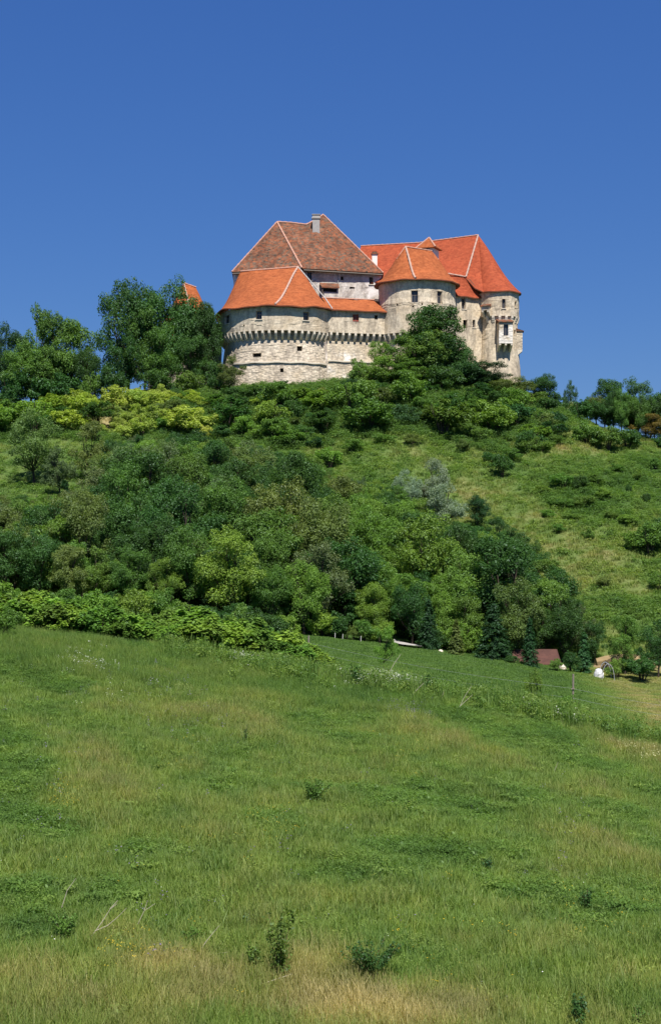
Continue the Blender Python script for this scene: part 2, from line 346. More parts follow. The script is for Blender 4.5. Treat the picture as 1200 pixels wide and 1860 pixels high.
def wall(name, plan, levels, mat, openings=(), parent=CA, label=None, depth=0.45, jitter=0.035):
    """openings: (px, py, w_px, h_px, kind). Real holes with reveals, a window set back in each."""
    ops = []
    for (px, py, w, h, kind) in openings:
        q = plan.find(px); x, y = plan.at(q); (tx, ty), n = plan.fr(q)
        wm = w * y / 2500 / max(abs(tx), 0.5); hm = h * y / 2500; zc = (930 - py) / 2500 * y
        ops.append((q - wm / 2, q + wm / 2, zc - hm / 2, zc + hm / 2, kind, q))
    qs = sorted(set([round(v, 4) for v in np.arange(0, plan.L, 0.7)] + [round(plan.L, 4)] + [round(v, 4) for o in ops for v in o[:2]]))
    zs = []
    for (z0, _), (z1, _) in zip(levels, levels[1:]):
        if z1 - z0 < 0.01: zs.append((z0, 'lo')); continue
        zs += [(z, '') for z in np.arange(z0, z1, 0.8)]
    zs.append((levels[-1][0], ''))
    zl = sorted(set([round(z, 4) for z, _ in zs] + [round(v, 4) for o in ops for v in o[2:4]]))
    rows = []
    steps = {round(z0, 4): (o0, o1) for (z0, o0), (z1, o1) in zip(levels, levels[1:]) if z1 - z0 < 0.01}
    for z in zl:
        if z in steps: rows += [(z, steps[z][0]), (z, steps[z][1])]
        else: rows.append((z, off_at([l for l in levels], z)))
    mb = MB(); nq = len(qs); vs = []
    rg = random.Random(hash(name) % 1000 if False else len(name) * 13 + int(plan.L * 7))
    for z, o in rows:
        for q in qs:
            x, y = plan.pt(q, o + rg.uniform(-jitter, jitter)); vs.append((x, y, z))
    fs = []
    for r in range(len(rows) - 1):
        zc = (rows[r][0] + rows[r + 1][0]) / 2
        for k in range(nq - 1):
            qc = (qs[k] + qs[k + 1]) / 2
            if rows[r + 1][0] - rows[r][0] > 1e-3 and any(o[0] < qc < o[1] and o[2] < zc < o[3] for o in ops): continue
            fs.append((r * nq + k, r * nq + k + 1, (r + 1) * nq + k + 1, (r + 1) * nq + k))
    mb.add(vs, fs)
    for (q0, q1, z0, z1, kind, q) in ops:                     # reveals
        of = off_at(levels, (z0 + z1) / 2) + 0.04
        ring = [(q0, z0), (q1, z0), (q1, z1), (q0, z1)]
        vo = [(*plan.pt(a, of), b) for a, b in ring]; vi = [(*plan.pt(a, of - depth), b) for a, b in ring]
        mb.add(vo + vi, [(i, (i + 1) % 4, 4 + (i + 1) % 4, 4 + i) for i in range(4)])
    w_o = cbuild(mb, name, mat, parent, label=label)
    for (q0, q1, z0, z1, kind, q) in ops:
        of = off_at(levels, (z0 + z1) / 2); b = MB()
        def slab(a0, a1, b0, b1, o_in, o_out, mi):
            c = [(*plan.pt(a, oo), z) for oo in (o_in, o_out) for a, z in ((a0, b0), (a1, b0), (a1, b1), (a0, b1))]
            b.add(c, [(4, 5, 6, 7), (3, 2, 1, 0), (0, 1, 5, 4), (1, 2, 6, 5), (2, 3, 7, 6), (3, 0, 4, 7)], mi)
        if kind == 'hole':
            slab(q0 - .05, q1 + .05, z0 - .05, z1 + .05, of - depth - 0.1, of - depth + 0.02, 1)
            cbuild(b, 'loophole', [M['corbel'], M['dark']], w_o)
        elif kind == 'red':
            slab(q0, q1, z0, z1, of - 0.3, of - 0.2, 0); slab((q0 + q1) / 2 - .03, (q0 + q1) / 2 + .03, z0, z1, of - 0.2, of - 0.16, 1)
            cbuild(b, 'shutter', [M['shutter'], M['frame']], w_o)
        else:
            fw = min(0.09, (q1 - q0) * 0.13)
            slab(q0 + fw, q1 - fw, z0 + fw, z1 - fw, of - 0.42, of - 0.36, 1)
            for a in ((q0, q0 + fw, z0, z1), (q1 - fw, q1, z0, z1), (q0 + fw, q1 - fw, z0, z0 + fw), (q0 + fw, q1 - fw, z1 - fw, z1)): slab(*a, of - 0.40, of - 0.28, 0)
            qm = (q0 + q1) / 2; zm = z0 + (z1 - z0) * 0.62
            slab(qm - fw * .3, qm + fw * .3, z0 + fw, z1 - fw, of - 0.355, of - 0.31, 0)
            slab(q0 + fw, qm - fw * .3, zm - fw * .3, zm + fw * .3, of - 0.355, of - 0.31, 0)
            slab(qm + fw * .3, q1 - fw, zm - fw * .3, zm + fw * .3, of - 0.355, of - 0.31, 0)
            slab(q0 - .12, q1 + .12, z0 - 0.12, z0 - 0.01, of - 0.1, of + 0.14, 2)
            cbuild(b, 'window', [M['frame'], M['glass'], M['corbel']], w_o)
    return w_o
def corbels(w_o, plan, q0, q1, ztop, zbot, o_up, o_low, step=0.92, wid=0.36):
    n = max(1, int(round((q1 - q0) / step)))
    for k in range(n + 1):
        q = q0 + (q1 - q0) * k / n; mb = MB(); vs = []
        hh = ztop - zbot; dd = o_up - o_low; prof = [(o_low - .15, zbot), (o_low + 0.10, zbot)] + [(o_low + dd * a, zbot + hh * b) for a, b in ((.45, .12), (.78, .34), (.98, .60))] + [(o_up + 0.05, zbot + hh * .72), (o_up + 0.05, ztop + 0.1), (o_low - .15, ztop + 0.1)]
        (tx, ty), (nx, ny) = plan.fr(q); x, y = plan.at(q)
        for sd in (-wid / 2, wid / 2):
            for o, z in prof: vs.append((x + nx * o + tx * sd, y + ny * o + ty * sd, z))
        m = len(prof)
        mb.add(vs, [tuple(reversed(range(m))), tuple(range(m, 2 * m))] + [(i, (i + 1) % m, m + (i + 1) % m, m + i) for i in range(m)])
        cbuild(mb, 'corbel', M['corbel'], w_o)
def ledge(w_o, plan, q0, q1, z, o, h=0.26, d=0.13, name='string_course', mat=None):
    qs = np.linspace(q0, q1, max(2, int((q1 - q0) / 0.7))); mb = MB(); vs = []
    for q in qs:
        for oo, zz in ((o - .2, z - h / 2), (o + d, z - h / 2), (o + d, z + h / 4), (o - .2, z + h / 2)): vs.append((*plan.pt(q, oo), zz + 0.05 * math.sin(q * 1.7)))
    mb.add(vs, [(i * 4 + k, i * 4 + (k + 1) % 4, i * 4 + 4 + (k + 1) % 4, i * 4 + 4 + k) for i in range(len(qs) - 1) for k in range(4)] + [(3, 2, 1, 0), tuple(len(vs) - 4 + k for k in range(4))])
    return cbuild(mb, name, mat or M['corbel'], w_o)
def ruled_roof(name, eave, top, mat, rows=9, flare=0.12, thick=0.16, label=None):
    """eave[i] -> top[i] with a slight concave flare at the foot"""
    mb = MB(); n = len(eave); vs = []; fs = []
    e0 = [Vector(e) for e in eave]; t0 = [Vector(t_) for t_ in top]
    for r in range(rows):
        k = r / (rows - 1)
        for a, b in zip(e0, t0):
            p = a.lerp(b, k); p.z -= flare * (b.z - a.z) * math.sin(math.pi * min(1, k * 1.25)) * (1 - k) ** 0.8
            p.z += 0.04 * math.sin(p.x * 1.9 + r) + 0.03 * math.sin(p.y * 2.3 + p.x)
            vs.append(p)
    for r in range(rows - 1):
        for k in range(n - 1):
            f = [r * n + k, r * n + k + 1, (r + 1) * n + k + 1, (r + 1) * n + k]
            fs.append(tuple(f))
    mb.add(vs, fs)
    # eave thickness: a lip and soffit
    vs2 = [v for v in vs[:n]] + [v - Vector((0, 0, thick)) for v in vs[:n]]
    cen = sum(e0, Vector()) / n
    inn = [(v - Vector((0, 0, thick))) * 0.90 + Vector((cen.x, cen.y, v.z - thick)) * 0.10 for v in vs[:n]]
    vs2 += inn
    mb.add(vs2, [(n + k, n + k + 1, k + 1, k) for k in range(n - 1)] + [(2 * n + k, 2 * n + k + 1, n + k + 1, n + k) for k in range(n - 1)], 1)
    return cbuild(mb, name, [mat, M['eave']], label=label)
def poly_roof(name, vs, fs, mat, label=None, thick=0.2):
    """flat-faced roof, each face subdivided so that it can sag a little"""
    me = bpy.data.meshes.new(name); me.from_pydata([(v[0], v[1] - 212, v[2] - 18) for v in vs], [], fs)
    me.materials.append(mat); me.update()
    o = link(name, me, CA)
    sd = o.modifiers.new('subd', 'SUBSURF'); sd.subdivision_type = 'SIMPLE'; sd.levels = sd.render_levels = 3
    so = o.modifiers.new('solid', 'SOLIDIFY'); so.thickness = thick; so.offset = -1
    if label: o['label'] = label
    return o
def ridge(roof, pts, rad=0.17, mat=None, seg=0.42, name='ridge_tiles', flare=0.0):
    mb = MB()
    pts = [Vector(p) for p in pts]; fine = []
    for a, b in zip(pts, pts[1:]):
        n = max(1, int((b - a).length / seg))
        for k in range(n):
            q = k / n; p = a.lerp(b, q)
            if flare: p.z -= flare * abs(b.z - a.z) * math.sin(math.pi * min(1, (1 - q) * 1.25 if b.z < a.z else q * 1.25)) * ((q if b.z < a.z else 1 - q)) ** 0.8
            fine.append(p)
    fine.append(pts[-1])
    rr = [rad * .82 * (1.15 if k % 2 else 0.86) * random.uniform(0.93, 1.07) for k in range(len(fine))]
    mb.tube([p + Vector((0, 0, 0.06)) for p in fine], rr, 7)
    return cbuild(mb, name, mat or M['ridge'], roof)

# --- west bastion
bp = [(XX(412, 222), 222), (XX(403, 216), 216), (XX(399, 211.5), 211.5), (XX(400, 208), 208), (XX(408, 205.2), 205.2), (XX(425, 202.9), 202.9),
      (XX(446, 201.5), 201.5), (XX(470, 200.7), 200.7), (XX(500, 200.3), 200.3), (XX(530, 200.5), 200.5), (XX(558, 201.2), 201.2), (XX(580, 202.3), 202.3), (XX(596, 204.2), 204.2)]
def smooth_plan(pts, it=2):
    for _ in range(it):
        o = [pts[0]]
        for a, b in zip(pts, pts[1:]): o += [(a[0] * .75 + b[0] * .25, a[1] * .75 + b[1] * .25), (a[0] * .25 + b[0] * .75, a[1] * .25 + b[1] * .75)]
        pts = o + [pts[-1]]
    return pts
BP = Plan(smooth_plan(bp))
up = wall('bastion_parapet_wall', BP, [(26.5, 0), (29.98, 0)], M['wall'], [(470, 572, 11, 15, 'w'), (555.5, 574, 10, 15, 'w'), (412, 580, 10, 15, 'w'), (443, 591, 3, 3, 'hole')], label='upper wall of the left bastion under the orange roof')
lw = wall('bastion_wall', BP, [(14, 0.35), (22, -0.35), (26.5, -0.95), (26.501, 0)], M['wall_low'], [(464, 644, 17, 7, 'hole'), (546.5, 632, 10, 9, 'hole'), (512, 672, 6, 7, 'hole')], label='lower rubble stone wall of the left bastion')
corbels(lw, BP, 7.0, BP.L - 0.2, 26.5, 25.2, 0.0, -0.92, 0.98, 0.34)
ledge(lw, BP, BP.find(420), BP.L - 0.1, 21.9, -0.25)
q = np.linspace(0, BP.L, 60); eav = [(*BP.pt(a, 0.75), 30.05 + 0.10 * math.sin(a * .8)) for a in q]
ta, tb = P(437, 493, 214.3), P(541, 485, 212.6)
tops = []
for a in q:
    k = (a - 7.0) / (BP.L - 11.5); k = min(max(k, 0), 1); k = k * k * (3 - 2 * k)
    tops.append(ta.lerp(tb, k))
# the first stretch runs back behind the ridge
rf = ruled_roof('bastion_roof', eav, tops, M['roof_orange'], 12, 0.10, label='bright orange tiled roof of the left bastion')
ridge(rf, [ta, tb], 0.17)
iq = 44; ridge(rf, [tb, Vector(eav[iq])], 0.20, M['ridge_grey'], flare=0.10, name='hip_tiles')
ridge(rf, [tb, P(591, 543, 206.8), Vector(eav[-1])], 0.12, M['chim'], name='valley_flashing')

# --- south curtain
CP = Plan([(XX(595.5, 204.1), 204.1), (XX(625, 204.9), 204.9), (XX(655, 205.6), 205.6), (XX(685, 206.3), 206.3), (XX(722, 207.2), 207.2)])
cu = wall('curtain_parapet_wall', CP, [(26.7, 0), (29.98, 0)], M['wall'], [(646, 577, 11, 13, 'red'), (683, 575.5, 6, 7, 'hole')])
cl = wall('curtain_wall', CP, [(14, 0.2), (22.3, -0.25), (26.7, -0.85), (26.701, 0)], M['wall_white'], [], label='lower curtain wall with patches of white limewash')
corbels(cl, CP, 0.5, CP.L - 0.9, 26.7, 25.45, 0.0, -0.82, 0.98, 0.34)
ledge(cl, CP, 0.1, CP.L - 0.5, 22.5, -0.2)
qq = np.linspace(0, CP.L, 24); ev = [(*CP.pt(a, 0.5), 30.05) for a in qq]
evb = [(*CP.pt(a, -5.5), 30.6) for a in qq]
tp = [(*CP.pt(a, -3.0), 32.2 + 0.05 * math.sin(a * 2)) for a in np.linspace(-0.0, CP.L - 1.0, 24)]
rf = ruled_roof('curtain_roof', ev, tp, M['roof_orange'], 6, 0.05)
mb = MB(); mb.add(tp + evb, [(k, k + 1, 24 + k + 1, 24 + k) for k in range(23)]); cbuild(mb, 'rear_slope', M['roof_orange'], rf)
ridge(rf, [tp[0], tp[-1]], 0.13); ridge(rf, [tp[-1], ev[-1]], 0.13, name='hip_tiles')

# --- palace with the big brown roof
PL = [P(424, 494, 218.0), P(548, 487, 214.8), P(693, 496, 218.8)]
PP = Plan([(XX(428, 231), 231), (PL[0].x, PL[0].y), (PL[1].x, PL[1].y), (PL[2].x, PL[2].y), (XX(697, 232), 232)])
wall('palace_wall', PP, [(18, 0), (37.72, 0)], M['wall_pink'],
     [(562, 501, 8, 14, 'w'), (621.5, 505, 5, 7, 'hole'), (674, 509, 8, 14, 'w'), (639, 522, 9, 3, 'hole')], label='pale plastered palace wall under the brown roof')
ze = 37.9
L_ = Vector((P(421, 0, 217.2).x, 217.2, ze)); C_ = Vector((P(548, 0, 213.8).x, 213.8, ze)); R_ = Vector((P(696, 0, 218.2).x, 218.2, ze))
LB = Vector((P(426, 0, 232.5).x, 232.5, ze)); RB = Vector((P(702, 0, 233).x, 233, ze))
A_ = P(503, 403, 222); B1 = P(528, 404.5, 221.8); B_ = P(556, 408, 221.5); B2 = P(570, 401, 222.2); D_ = P(587, 390, 223.2)
pr = poly_roof('palace_roof', [L_, C_, R_, LB, RB, A_, B_, D_, B1, B2],
     [(0, 1, 5), (1, 2, 7), (1, 7, 9), (1, 9, 6), (1, 6, 8), (1, 8, 5), (2, 4, 7), (4, 3, 5, 8, 6, 9, 7), (3, 0, 5)], M['roof_brown'], 'steep mottled brown tile roof, the highest of the castle')
ridge(pr, [A_, B1, B_, B2, D_], 0.18); ridge(pr, [A_, C_], 0.19, name='hip_tiles'); ridge(pr, [A_, L_], 0.15, name='hip_tiles'); ridge(pr, [D_, R_], 0.15, name='hip_tiles')
mb = MB()                                                          # cornice board under the eave
for a, b in ((L_, C_), (C_, R_)):
    m = (a + b) / 2; d = b - a; mb.box((m.x, m.y + 0.35, ze - 0.22), (d.length - 0.4, 0.7, 0.14), 0, math.atan2(d.y, d.x))
cbuild(mb, 'eaves_board', M['wood'], pr)
mb = MB(); c = P(574, 405, 220.6)
mb.box((c.x, c.y, 45.2), (1.15, 1.0, 3.6)); mb.box((c.x, c.y, 47.1), (1.42, 1.25, 0.22)); mb.box((c.x, c.y, 47.4), (1.15, 1.0, 0.4)); mb.box((c.x, c.y, 47.65), (1.35, 1.2, 0.1))
cbuild(mb, 'chimney', M['chim'], label='tall grey chimney on the brown roof')
mb = MB(); a = P(580, 511, 214.3); b = P(615, 513, 215.2)          # lean-to bay on the palace wall
zt = 35.95
mb.add([(a.x, a.y + 1.2, zt), (b.x, b.y + 1.2, zt), (b.x + .1, b.y - 0.6, zt - 0.9), (a.x + .3, a.y - 0.6, zt - 0.9),
        (a.x, a.y + 1.2, zt - .15), (b.x, b.y + 1.2, zt - .15), (b.x + .1, b.y - 0.6, zt - 1.05), (a.x + .3, a.y - 0.6, zt - 1.05)],
       [(3, 2, 1, 0), (7, 4, 5, 6), (3, 7, 6, 2), (2, 6, 5, 1), (0, 4, 7, 3)], 0)
mb.box(((a.x + b.x) / 2 + .15, (a.y + b.y) / 2 + 0.5, zt - 2.2), (2.3, 1.2, 2.2), 1, math.atan2(b.y - a.y, b.x - a.x))
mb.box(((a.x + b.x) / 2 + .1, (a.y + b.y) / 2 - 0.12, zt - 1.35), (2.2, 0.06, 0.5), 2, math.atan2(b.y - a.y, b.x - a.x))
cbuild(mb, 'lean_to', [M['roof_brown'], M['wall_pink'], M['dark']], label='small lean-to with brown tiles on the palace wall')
mb = MB(); p0 = PP.pt(PP.find(613), 0.12); mb.tube([(*p0, 38.0), (*p0, 34.2)], 0.07, 6); cbuild(mb, 'downpipe', M['metal'])

# --- middle round tower
mc = (XX(757, 210), 210)
MP = Plan(circ(*mc, 5.85, -125, 118, 70))
hol = [(722, 553, 3, 3, 'hole'), (750, 556, 3, 3, 'hole'), (766, 552, 3, 3, 'hole'), (785, 551, 3, 3, 'hole'), (816, 554, 3, 3, 'hole')]
mw = wall('round_tower_wall', MP, [(26.7, 0.3), (31.2, 0.12), (31.9, 0.0), (34.48, 0)], M['wall'], [(752.5, 538, 12, 22, 'w'), (798, 540, 9, 23, 'w')] + hol, label='plastered wall of the round tower in the middle')
ml = wall('round_tower_base', MP, [(14, 0.7), (26.7, -0.45), (26.701, 0.3)], M['wall'], [])
corbels(ml, MP, MP.find(700), MP.find(752), 26.7, 25.45, 0.3, -0.42, 0.98, 0.34)
q = np.linspace(0, MP.L, 64); ev = [(*MP.pt(a, 0.7), 34.55) for a in q]
t1 = P(736, 448, 209.3); t2 = P(784, 456, 212.5); t3 = P(783, 459, 211.5)
tops = [t1.lerp(t2, min(max((a / MP.L - 0.44) / 0.34, 0), 1)) for a in q]
rf = ruled_roof('round_tower_roof', ev, tops, M['roof_orange'], 12, 0.12, label='orange conical roof of the middle round tower')
ridge(rf, [t1, t2], 0.15)
ie = min(range(64), key=lambda k: (abs(600 + 2500 * ev[k][0] / ev[k][1] - 755) + (0 if ev[k][1] < 210 else 999)))
ridge(rf, [t1, Vector(ev[ie])], 0.19, M['ridge_grey'], flare=0.12, name='hip_tiles')
ie2 = min(range(64), key=lambda k: (abs(600 + 2500 * ev[k][0] / ev[k][1] - 684)))
ridge(rf, [t1, t1.lerp(Vector(ev[ie2]), 0.30) - Vector((0, 0, 0.3))], 0.15, name='hip_tiles')

# --- east range roof, its walls and the east tower
R1 = P(655, 447, 229); R2 = P(868, 427, 220); Rm = P(760, 441, 224.5)
F1 = Vector((XX(640, 219.5), 219.5, 36.3)); K1 = Vector((XX(795, 215.3), 215.3, 37.0)); K2 = P(846, 503, 214.4)
BK1 = Vector((XX(640, 238), 238, 36)); BK2 = Vector((XX(850, 232), 232, 35))
er = poly_roof('range_roof', [F1, K1, K2, R2, Rm, R1, BK1, BK2], [(0, 1, 4, 5), (1, 2, 3, 4), (6, 5, 4), (6, 4, 7), (4, 3, 7), (0, 5, 6)], M['roof_red'], 'long red tiled roof of the east range')
ridge(er, [R1, Rm, R2], 0.14); ridge(er, [R2, K2], 0.17, M['ridge_grey'], name='hip_tiles'); ridge(er, [P(812, 497, 214.95), K2], 0.15, M['ridge_grey'], name='hip_tiles')
EPn = Plan([(XX(820, 210.5), 210.5), (XX(832, 212.3), 212.3), (XX(850, 213.4), 213.4), (XX(874, 214.6), 214.6)])
wall('range_wall', EPn, [(16, 0.55), (29, 0.25), (33.28, 0)], M['wall'], [(841, 551, 8, 20, 'w'), (842.5, 588, 8, 14, 'hole'), (858.5, 588, 5, 14, 'w')])
q = np.linspace(0, EPn.L, 10); ev = [(*EPn.pt(a, 0.4), 33.35) for a in q]
kk = [Vector((XX(800, 215.2), 215.2, 37.0)).lerp(K2, k / 9) for k in range(10)]
ruled_roof('range_lower_roof', ev, kk, M['roof_red'], 8, 0.10)
tc = (XX(905.5, 215.4), 215.4)
TP = Plan(circ(*tc, 3.15, -100, 165, 60))
TPo = Plan(circ(*tc, 3.15, -100, 165, 60))
tw = wall('east_tower_parapet_wall', TP, [(30.3, 0), (34.08, 0)], M['wall'], [(914.5, 551, 6, 17, 'w'), (936, 553, 4, 12, 'hole')], label='upper wall of the right tower')
tl = wall('east_tower_wall', TP, [(12, 1.25), (20, 0.40), (24.5, 0.0), (30.3, -0.28), (30.301, 0)], M['wall'], [(903, 611, 3, 7, 'hole'), (936, 604, 4, 10, 'hole')], label='lower wall of the right tower')
corbels(tl, TP, TP.find(884), TP.L * 0.72, 30.3, 29.35, 0.0, -0.26, 0.98, 0.4)
a0, a1 = -95, 165
q = np.linspace(TP.L * 50 / 265, TP.L, 56); ev = [(*TP.pt(a, 0.35), 34.15) for a in q]
ev = [tuple(K2 - Vector((0, 0, .12))), (XX(862, 213.7), 213.7, 34.9)] + ev + [(XX(880, 228), 228, 34.6), (XX(860, 232), 232, 35)]
rf = ruled_roof('east_tower_roof', ev, [R2] * len(ev), M['roof_red'], 14, 0.09, label='tall red conical roof over the right tower')
# oriels
def oriel(px, Y, z0, z1, wd, dp, ang, win=True):
    x = XX(px, Y); mb = MB(); ca, sa = math.cos(ang), math.sin(ang)
    def w(lx, ly, z): return (x + lx * ca - ly * sa, Y + lx * sa + ly * ca, z)
    a = wd / 2; h0, h1 = z0 + 0.35 * (z1 - z0), z0 + 0.86 * (z1 - z0); ww = wd * 0.17
    front = [w(-a, 0, z0), w(-ww, 0, z0), w(ww, 0, z0), w(a, 0, z0), w(-a, 0, h0), w(-ww, 0, h0), w(ww, 0, h0), w(a, 0, h0),
             w(-a, 0, h1), w(-ww, 0, h1), w(ww, 0, h1), w(a, 0, h1), w(-a, 0, z1), w(-ww, 0, z1), w(ww, 0, z1), w(a, 0, z1)]
    fs = [(r * 4 + c_, r * 4 + c_ + 1, r * 4 + c_ + 5, r * 4 + c_ + 4) for r in range(3) for c_ in range(3) if not (win and r == 1 and c_ == 1)]
    mb.add(front, fs)
    mb.add([w(-a, 0, z0), w(-a, dp, z0), w(-a, dp, z1), w(-a, 0, z1)], [(3, 2, 1, 0)]); mb.add([w(a, 0, z0), w(a, dp, z0), w(a, dp, z1), w(a, 0, z1)], [(0, 1, 2, 3)])
    mb.add([w(-a, 0, z0), w(a, 0, z0), w(a, dp, z0), w(-a, dp, z0)], [(3, 2, 1, 0)])
    rr = [w(-ww, 0, h0), w(ww, 0, h0), w(ww, 0, h1), w(-ww, 0, h1)]; ri = [w(-ww, .3, h0), w(ww, .3, h0), w(ww, .3, h1), w(-ww, .3, h1)]
    mb.add(rr + ri, [(i, (i + 1) % 4, 4 + (i + 1) % 4, 4 + i) for i in range(4)])
    o = cbuild(mb, 'oriel', [M['wall_white']])
    if win:
        mb = MB(); mb.add(ri, [(0, 1, 2, 3)], 0); mb.box(w(0, .27, (h0 + h1) / 2), (0.05, 0.05, h1 - h0 - .02), 1, ang); cbuild(mb, 'window', [M['glass'], M['frame']], o)
    mb = MB(); e = 0.14
    mb.add([w(-a - e, -e * 1.6, z1 - .02), w(a + e, -e * 1.6, z1 - .02), w(a + e, dp, z1 + 0.55), w(-a - e, dp, z1 + 0.55),
            w(-a - e, -e * 1.6, z1 - .12), w(a + e, -e * 1.6, z1 - .12), w(a + e, dp, z1 - .12), w(-a - e, dp, z1 - .12)],
           [(0, 1, 2, 3), (0, 4, 5, 1), (1, 5, 6, 2), (3, 7, 4, 0), (7, 6, 5, 4)]); cbuild(mb, 'oriel_roof', M['roof_brown'], o)
    nC = max(2, int(wd / 0.62)); 
    for k in range(nC):
        lx = -a + 0.16 + (wd - 0.32) * k / (nC - 1); mb = MB(); pr_ = [(0.02, z0 - .01), (0.05, z0 - .3), (dp * .4, z0 - .75), (dp * .75, z0 - 1.2), (dp + .4, z0 - 1.25), (dp + .4, z0 - .01)]
        vs = [w(lx + s_, p_, z_) for s_ in (-.15, .15) for p_, z_ in pr_]; m = len(pr_)
        mb.add(vs, [tuple(range(m)), tuple(reversed(range(m, 2 * m)))] + [((i + 1) % m, i, m + i, m + (i + 1) % m) for i in range(m)]); cbuild(mb, 'corbel', M['corbel'], o)
    return o
o = oriel(918.5, 211.0, 25.9, 29.25, 2.15, 1.7, R(6)); o['label'] = 'stone bay window facing front on the right tower'
o = oriel(948.2, 214.6, 25.3, 28.2, 1.5, 1.5, R(84)); o['label'] = 'small bay window seen edge-on at the right tower'
o = oriel(880.5, 212.4, 31.2, 31.9, 1.2, 1.4, R(-28), False); o['label'] = 'small stone garderobe box high on the right tower'
# dormer turret and white chimney
mb = MB(); c = P(779, 449, 214.2); an = R(-24)
mb.box((c.x, c.y, 38.9), (2.35, 2.35, 4.2), 0, an)
mb.box((c.x + 1.19 * math.sin(an) * 1 - 0.05, c.y - 1.19 * math.cos(an), 39.9), (1.35, 0.06, 1.5), 1, an)
dm = cbuild(mb, 'dormer', [M['white'], M['dark']], label='white roof turret with a small orange pyramid roof')
mb = MB(); zb = 40.95; hw = 1.6; q_ = [(c.x + hw * (sx * math.cos(an) - sy * math.sin(an)), c.y + hw * (sx * math.sin(an) + sy * math.cos(an)), zb) for sx, sy in ((-1, -1), (1, -1), (1, 1), (-1, 1))]
ap = (c.x, c.y, 42.75); mb.add(q_ + [ap] + [(a, b, z - .12) for a, b, z in q_], [(0, 1, 4), (1, 2, 4), (2, 3, 4), (3, 0, 4), (0, 5, 6, 1), (1, 6, 7, 2), (3, 8, 5, 0), (8, 7, 6, 5)])
dr = cbuild(mb, 'dormer_roof', M['roof_orange'], dm)
for k in (0, 1, 3):
    mb = MB(); mb.tube([Vector(ap), Vector(q_[k])], 0.13, 6); cbuild(mb, 'hip_tiles', M['ridge'], dm)
mb = MB(); c = P(680, 470, 222.5); mb.box((c.x, c.y, 40.2), (0.85, 0.85, 2.9)); mb.box((c.x, c.y, 41.72), (1.15, 1.15, 0.16), 1); mb.box((c.x, c.y, 41.95), (.8, .8, .25), 1)
cbuild(mb, 'chimney', [M['white'], M['roof_brown']], label='small white chimney on the red roof')
# --- west side: tower roof behind the big trees and the shaded curtain
wc = (XX(342, 226), 226)
WP = Plan(circ(*wc, 3.7, -170, 170, 60)); wall('west_tower_wall', WP, [(14, 0.4), (31.0, 0)], M['wall_low'], [(345, 585, 8, 12, 'w')])
q = np.linspace(0, WP.L, 48); ev = [(*WP.pt(a, 0.5), 31.1) for a in q]; w1 = P(333, 514, 226); w2 = P(356, 522, 227)
rf = ruled_roof('west_tower_roof', ev, [w1.lerp(w2, min(max((a / WP.L - .45) / .2, 0), 1)) for a in q], M['roof_orange'], 10, 0.1, label='orange tower roof showing behind the tall left tree')
ridge(rf, [w1, w2], 0.16); ridge(rf, [w1, Vector(ev[26])], 0.2, M['ridge_grey'], flare=.1, name='hip_tiles')
QP = Plan([(XX(270, 232), 232), (XX(300, 221), 221), (XX(345, 216.5), 216.5), (XX(403, 212.5), 212.5)])
wall('west_curtain_wall', QP, [(12, 0.6), (22, 0.1), (27.5, 0)], M['wall_low'], [(372, 655, 7, 9, 'hole'), (330, 650, 6, 8, 'hole')], label='shaded stone wall behind the left trees')
mb = MB(); n = 14; q = np.linspace(0, QP.L, n); vs = [(*QP.pt(a, .4), 27.4) for a in q] + [(*QP.pt(a, -2.2), 29.6) for a in q] + [(*QP.pt(a, -4.4), 27.6) for a in q]
mb.add(vs, [(r * n + k, r * n + k + 1, (r + 1) * n + k + 1, (r + 1) * n + k) for r in range(2) for k in range(n - 1)]); cbuild(mb, 'west_curtain_roof', M['roof_orange'])

# ---------------------------------------------------------------- vegetation prototypes (height 1)
def leaves(C, N, size, aspect=0.62, up=0.35, rnd=0.9, rg=RG, droop=0.0):
    """C centres (n,3), N outward normals -> diamond leaves"""
    n = len(C); nr = N * 0.55 + np.array([0, 0, up]) + rg.normal(size=(n, 3)) * rnd * 0.6
    nr /= np.linalg.norm(nr, axis=1, keepdims=True) + 1e-9
    a = np.cross(nr, rg.normal(size=(n, 3))); a[:, 2] -= droop; a -= nr * (a * nr).sum(1, keepdims=True); a /= np.linalg.norm(a, axis=1, keepdims=True) + 1e-9
    b = np.cross(nr, a); s = (size * rg.uniform(0.6, 1.35, n))[:, None]
    V = np.stack([C - a * s * 0.5, C + b * s * aspect * 0.5 - a * s * .05, C + a * s * 0.5 - nr * s * 0.1, C - b * s * aspect * 0.5 - a * s * .05], 1).reshape(-1, 3)
    F = np.arange(n * 4).reshape(n, 4); return V, F
def crown_pts(lobes, n, rg, rough=0.3, skirt=-0.45):
    Cs = []; Ns = []; w = np.array([l[3] ** 2 for l in lobes]); w = w / w.sum()
    for (x, y, z, r), k in zip(lobes, w):
        m = int(n * k); d = rg.normal(size=(m * 2, 3)); d /= np.linalg.norm(d, axis=1, keepdims=True)
        d = d[d[:, 2] > skirt - 0.4 * rg.random(len(d))][:m]
        ph = rg.uniform(0, 6.28, 6)
        bump = 1 + 0.16 * np.sin(d[:, 0] * 7 + ph[0]) * np.sin(d[:, 1] * 7 + ph[1]) + 0.13 * np.sin(d[:, 2] * 9 + ph[2] + d[:, 0] * 5) + 0.08 * np.sin(d[:, 1] * 15 + ph[3]) * np.sin(d[:, 2] * 14 + ph[4])
        rr = r * bump * (1 - rough * rg.random(len(d)) ** 1.6 + 0.12 * (rg.random(len(d)) ** 5))
        Cs.append(np.array([x, y, z]) + d * rr[:, None] * np.array([1, 1, 0.85])); Ns.append(d)
    return np.concatenate(Cs), np.concatenate(Ns)
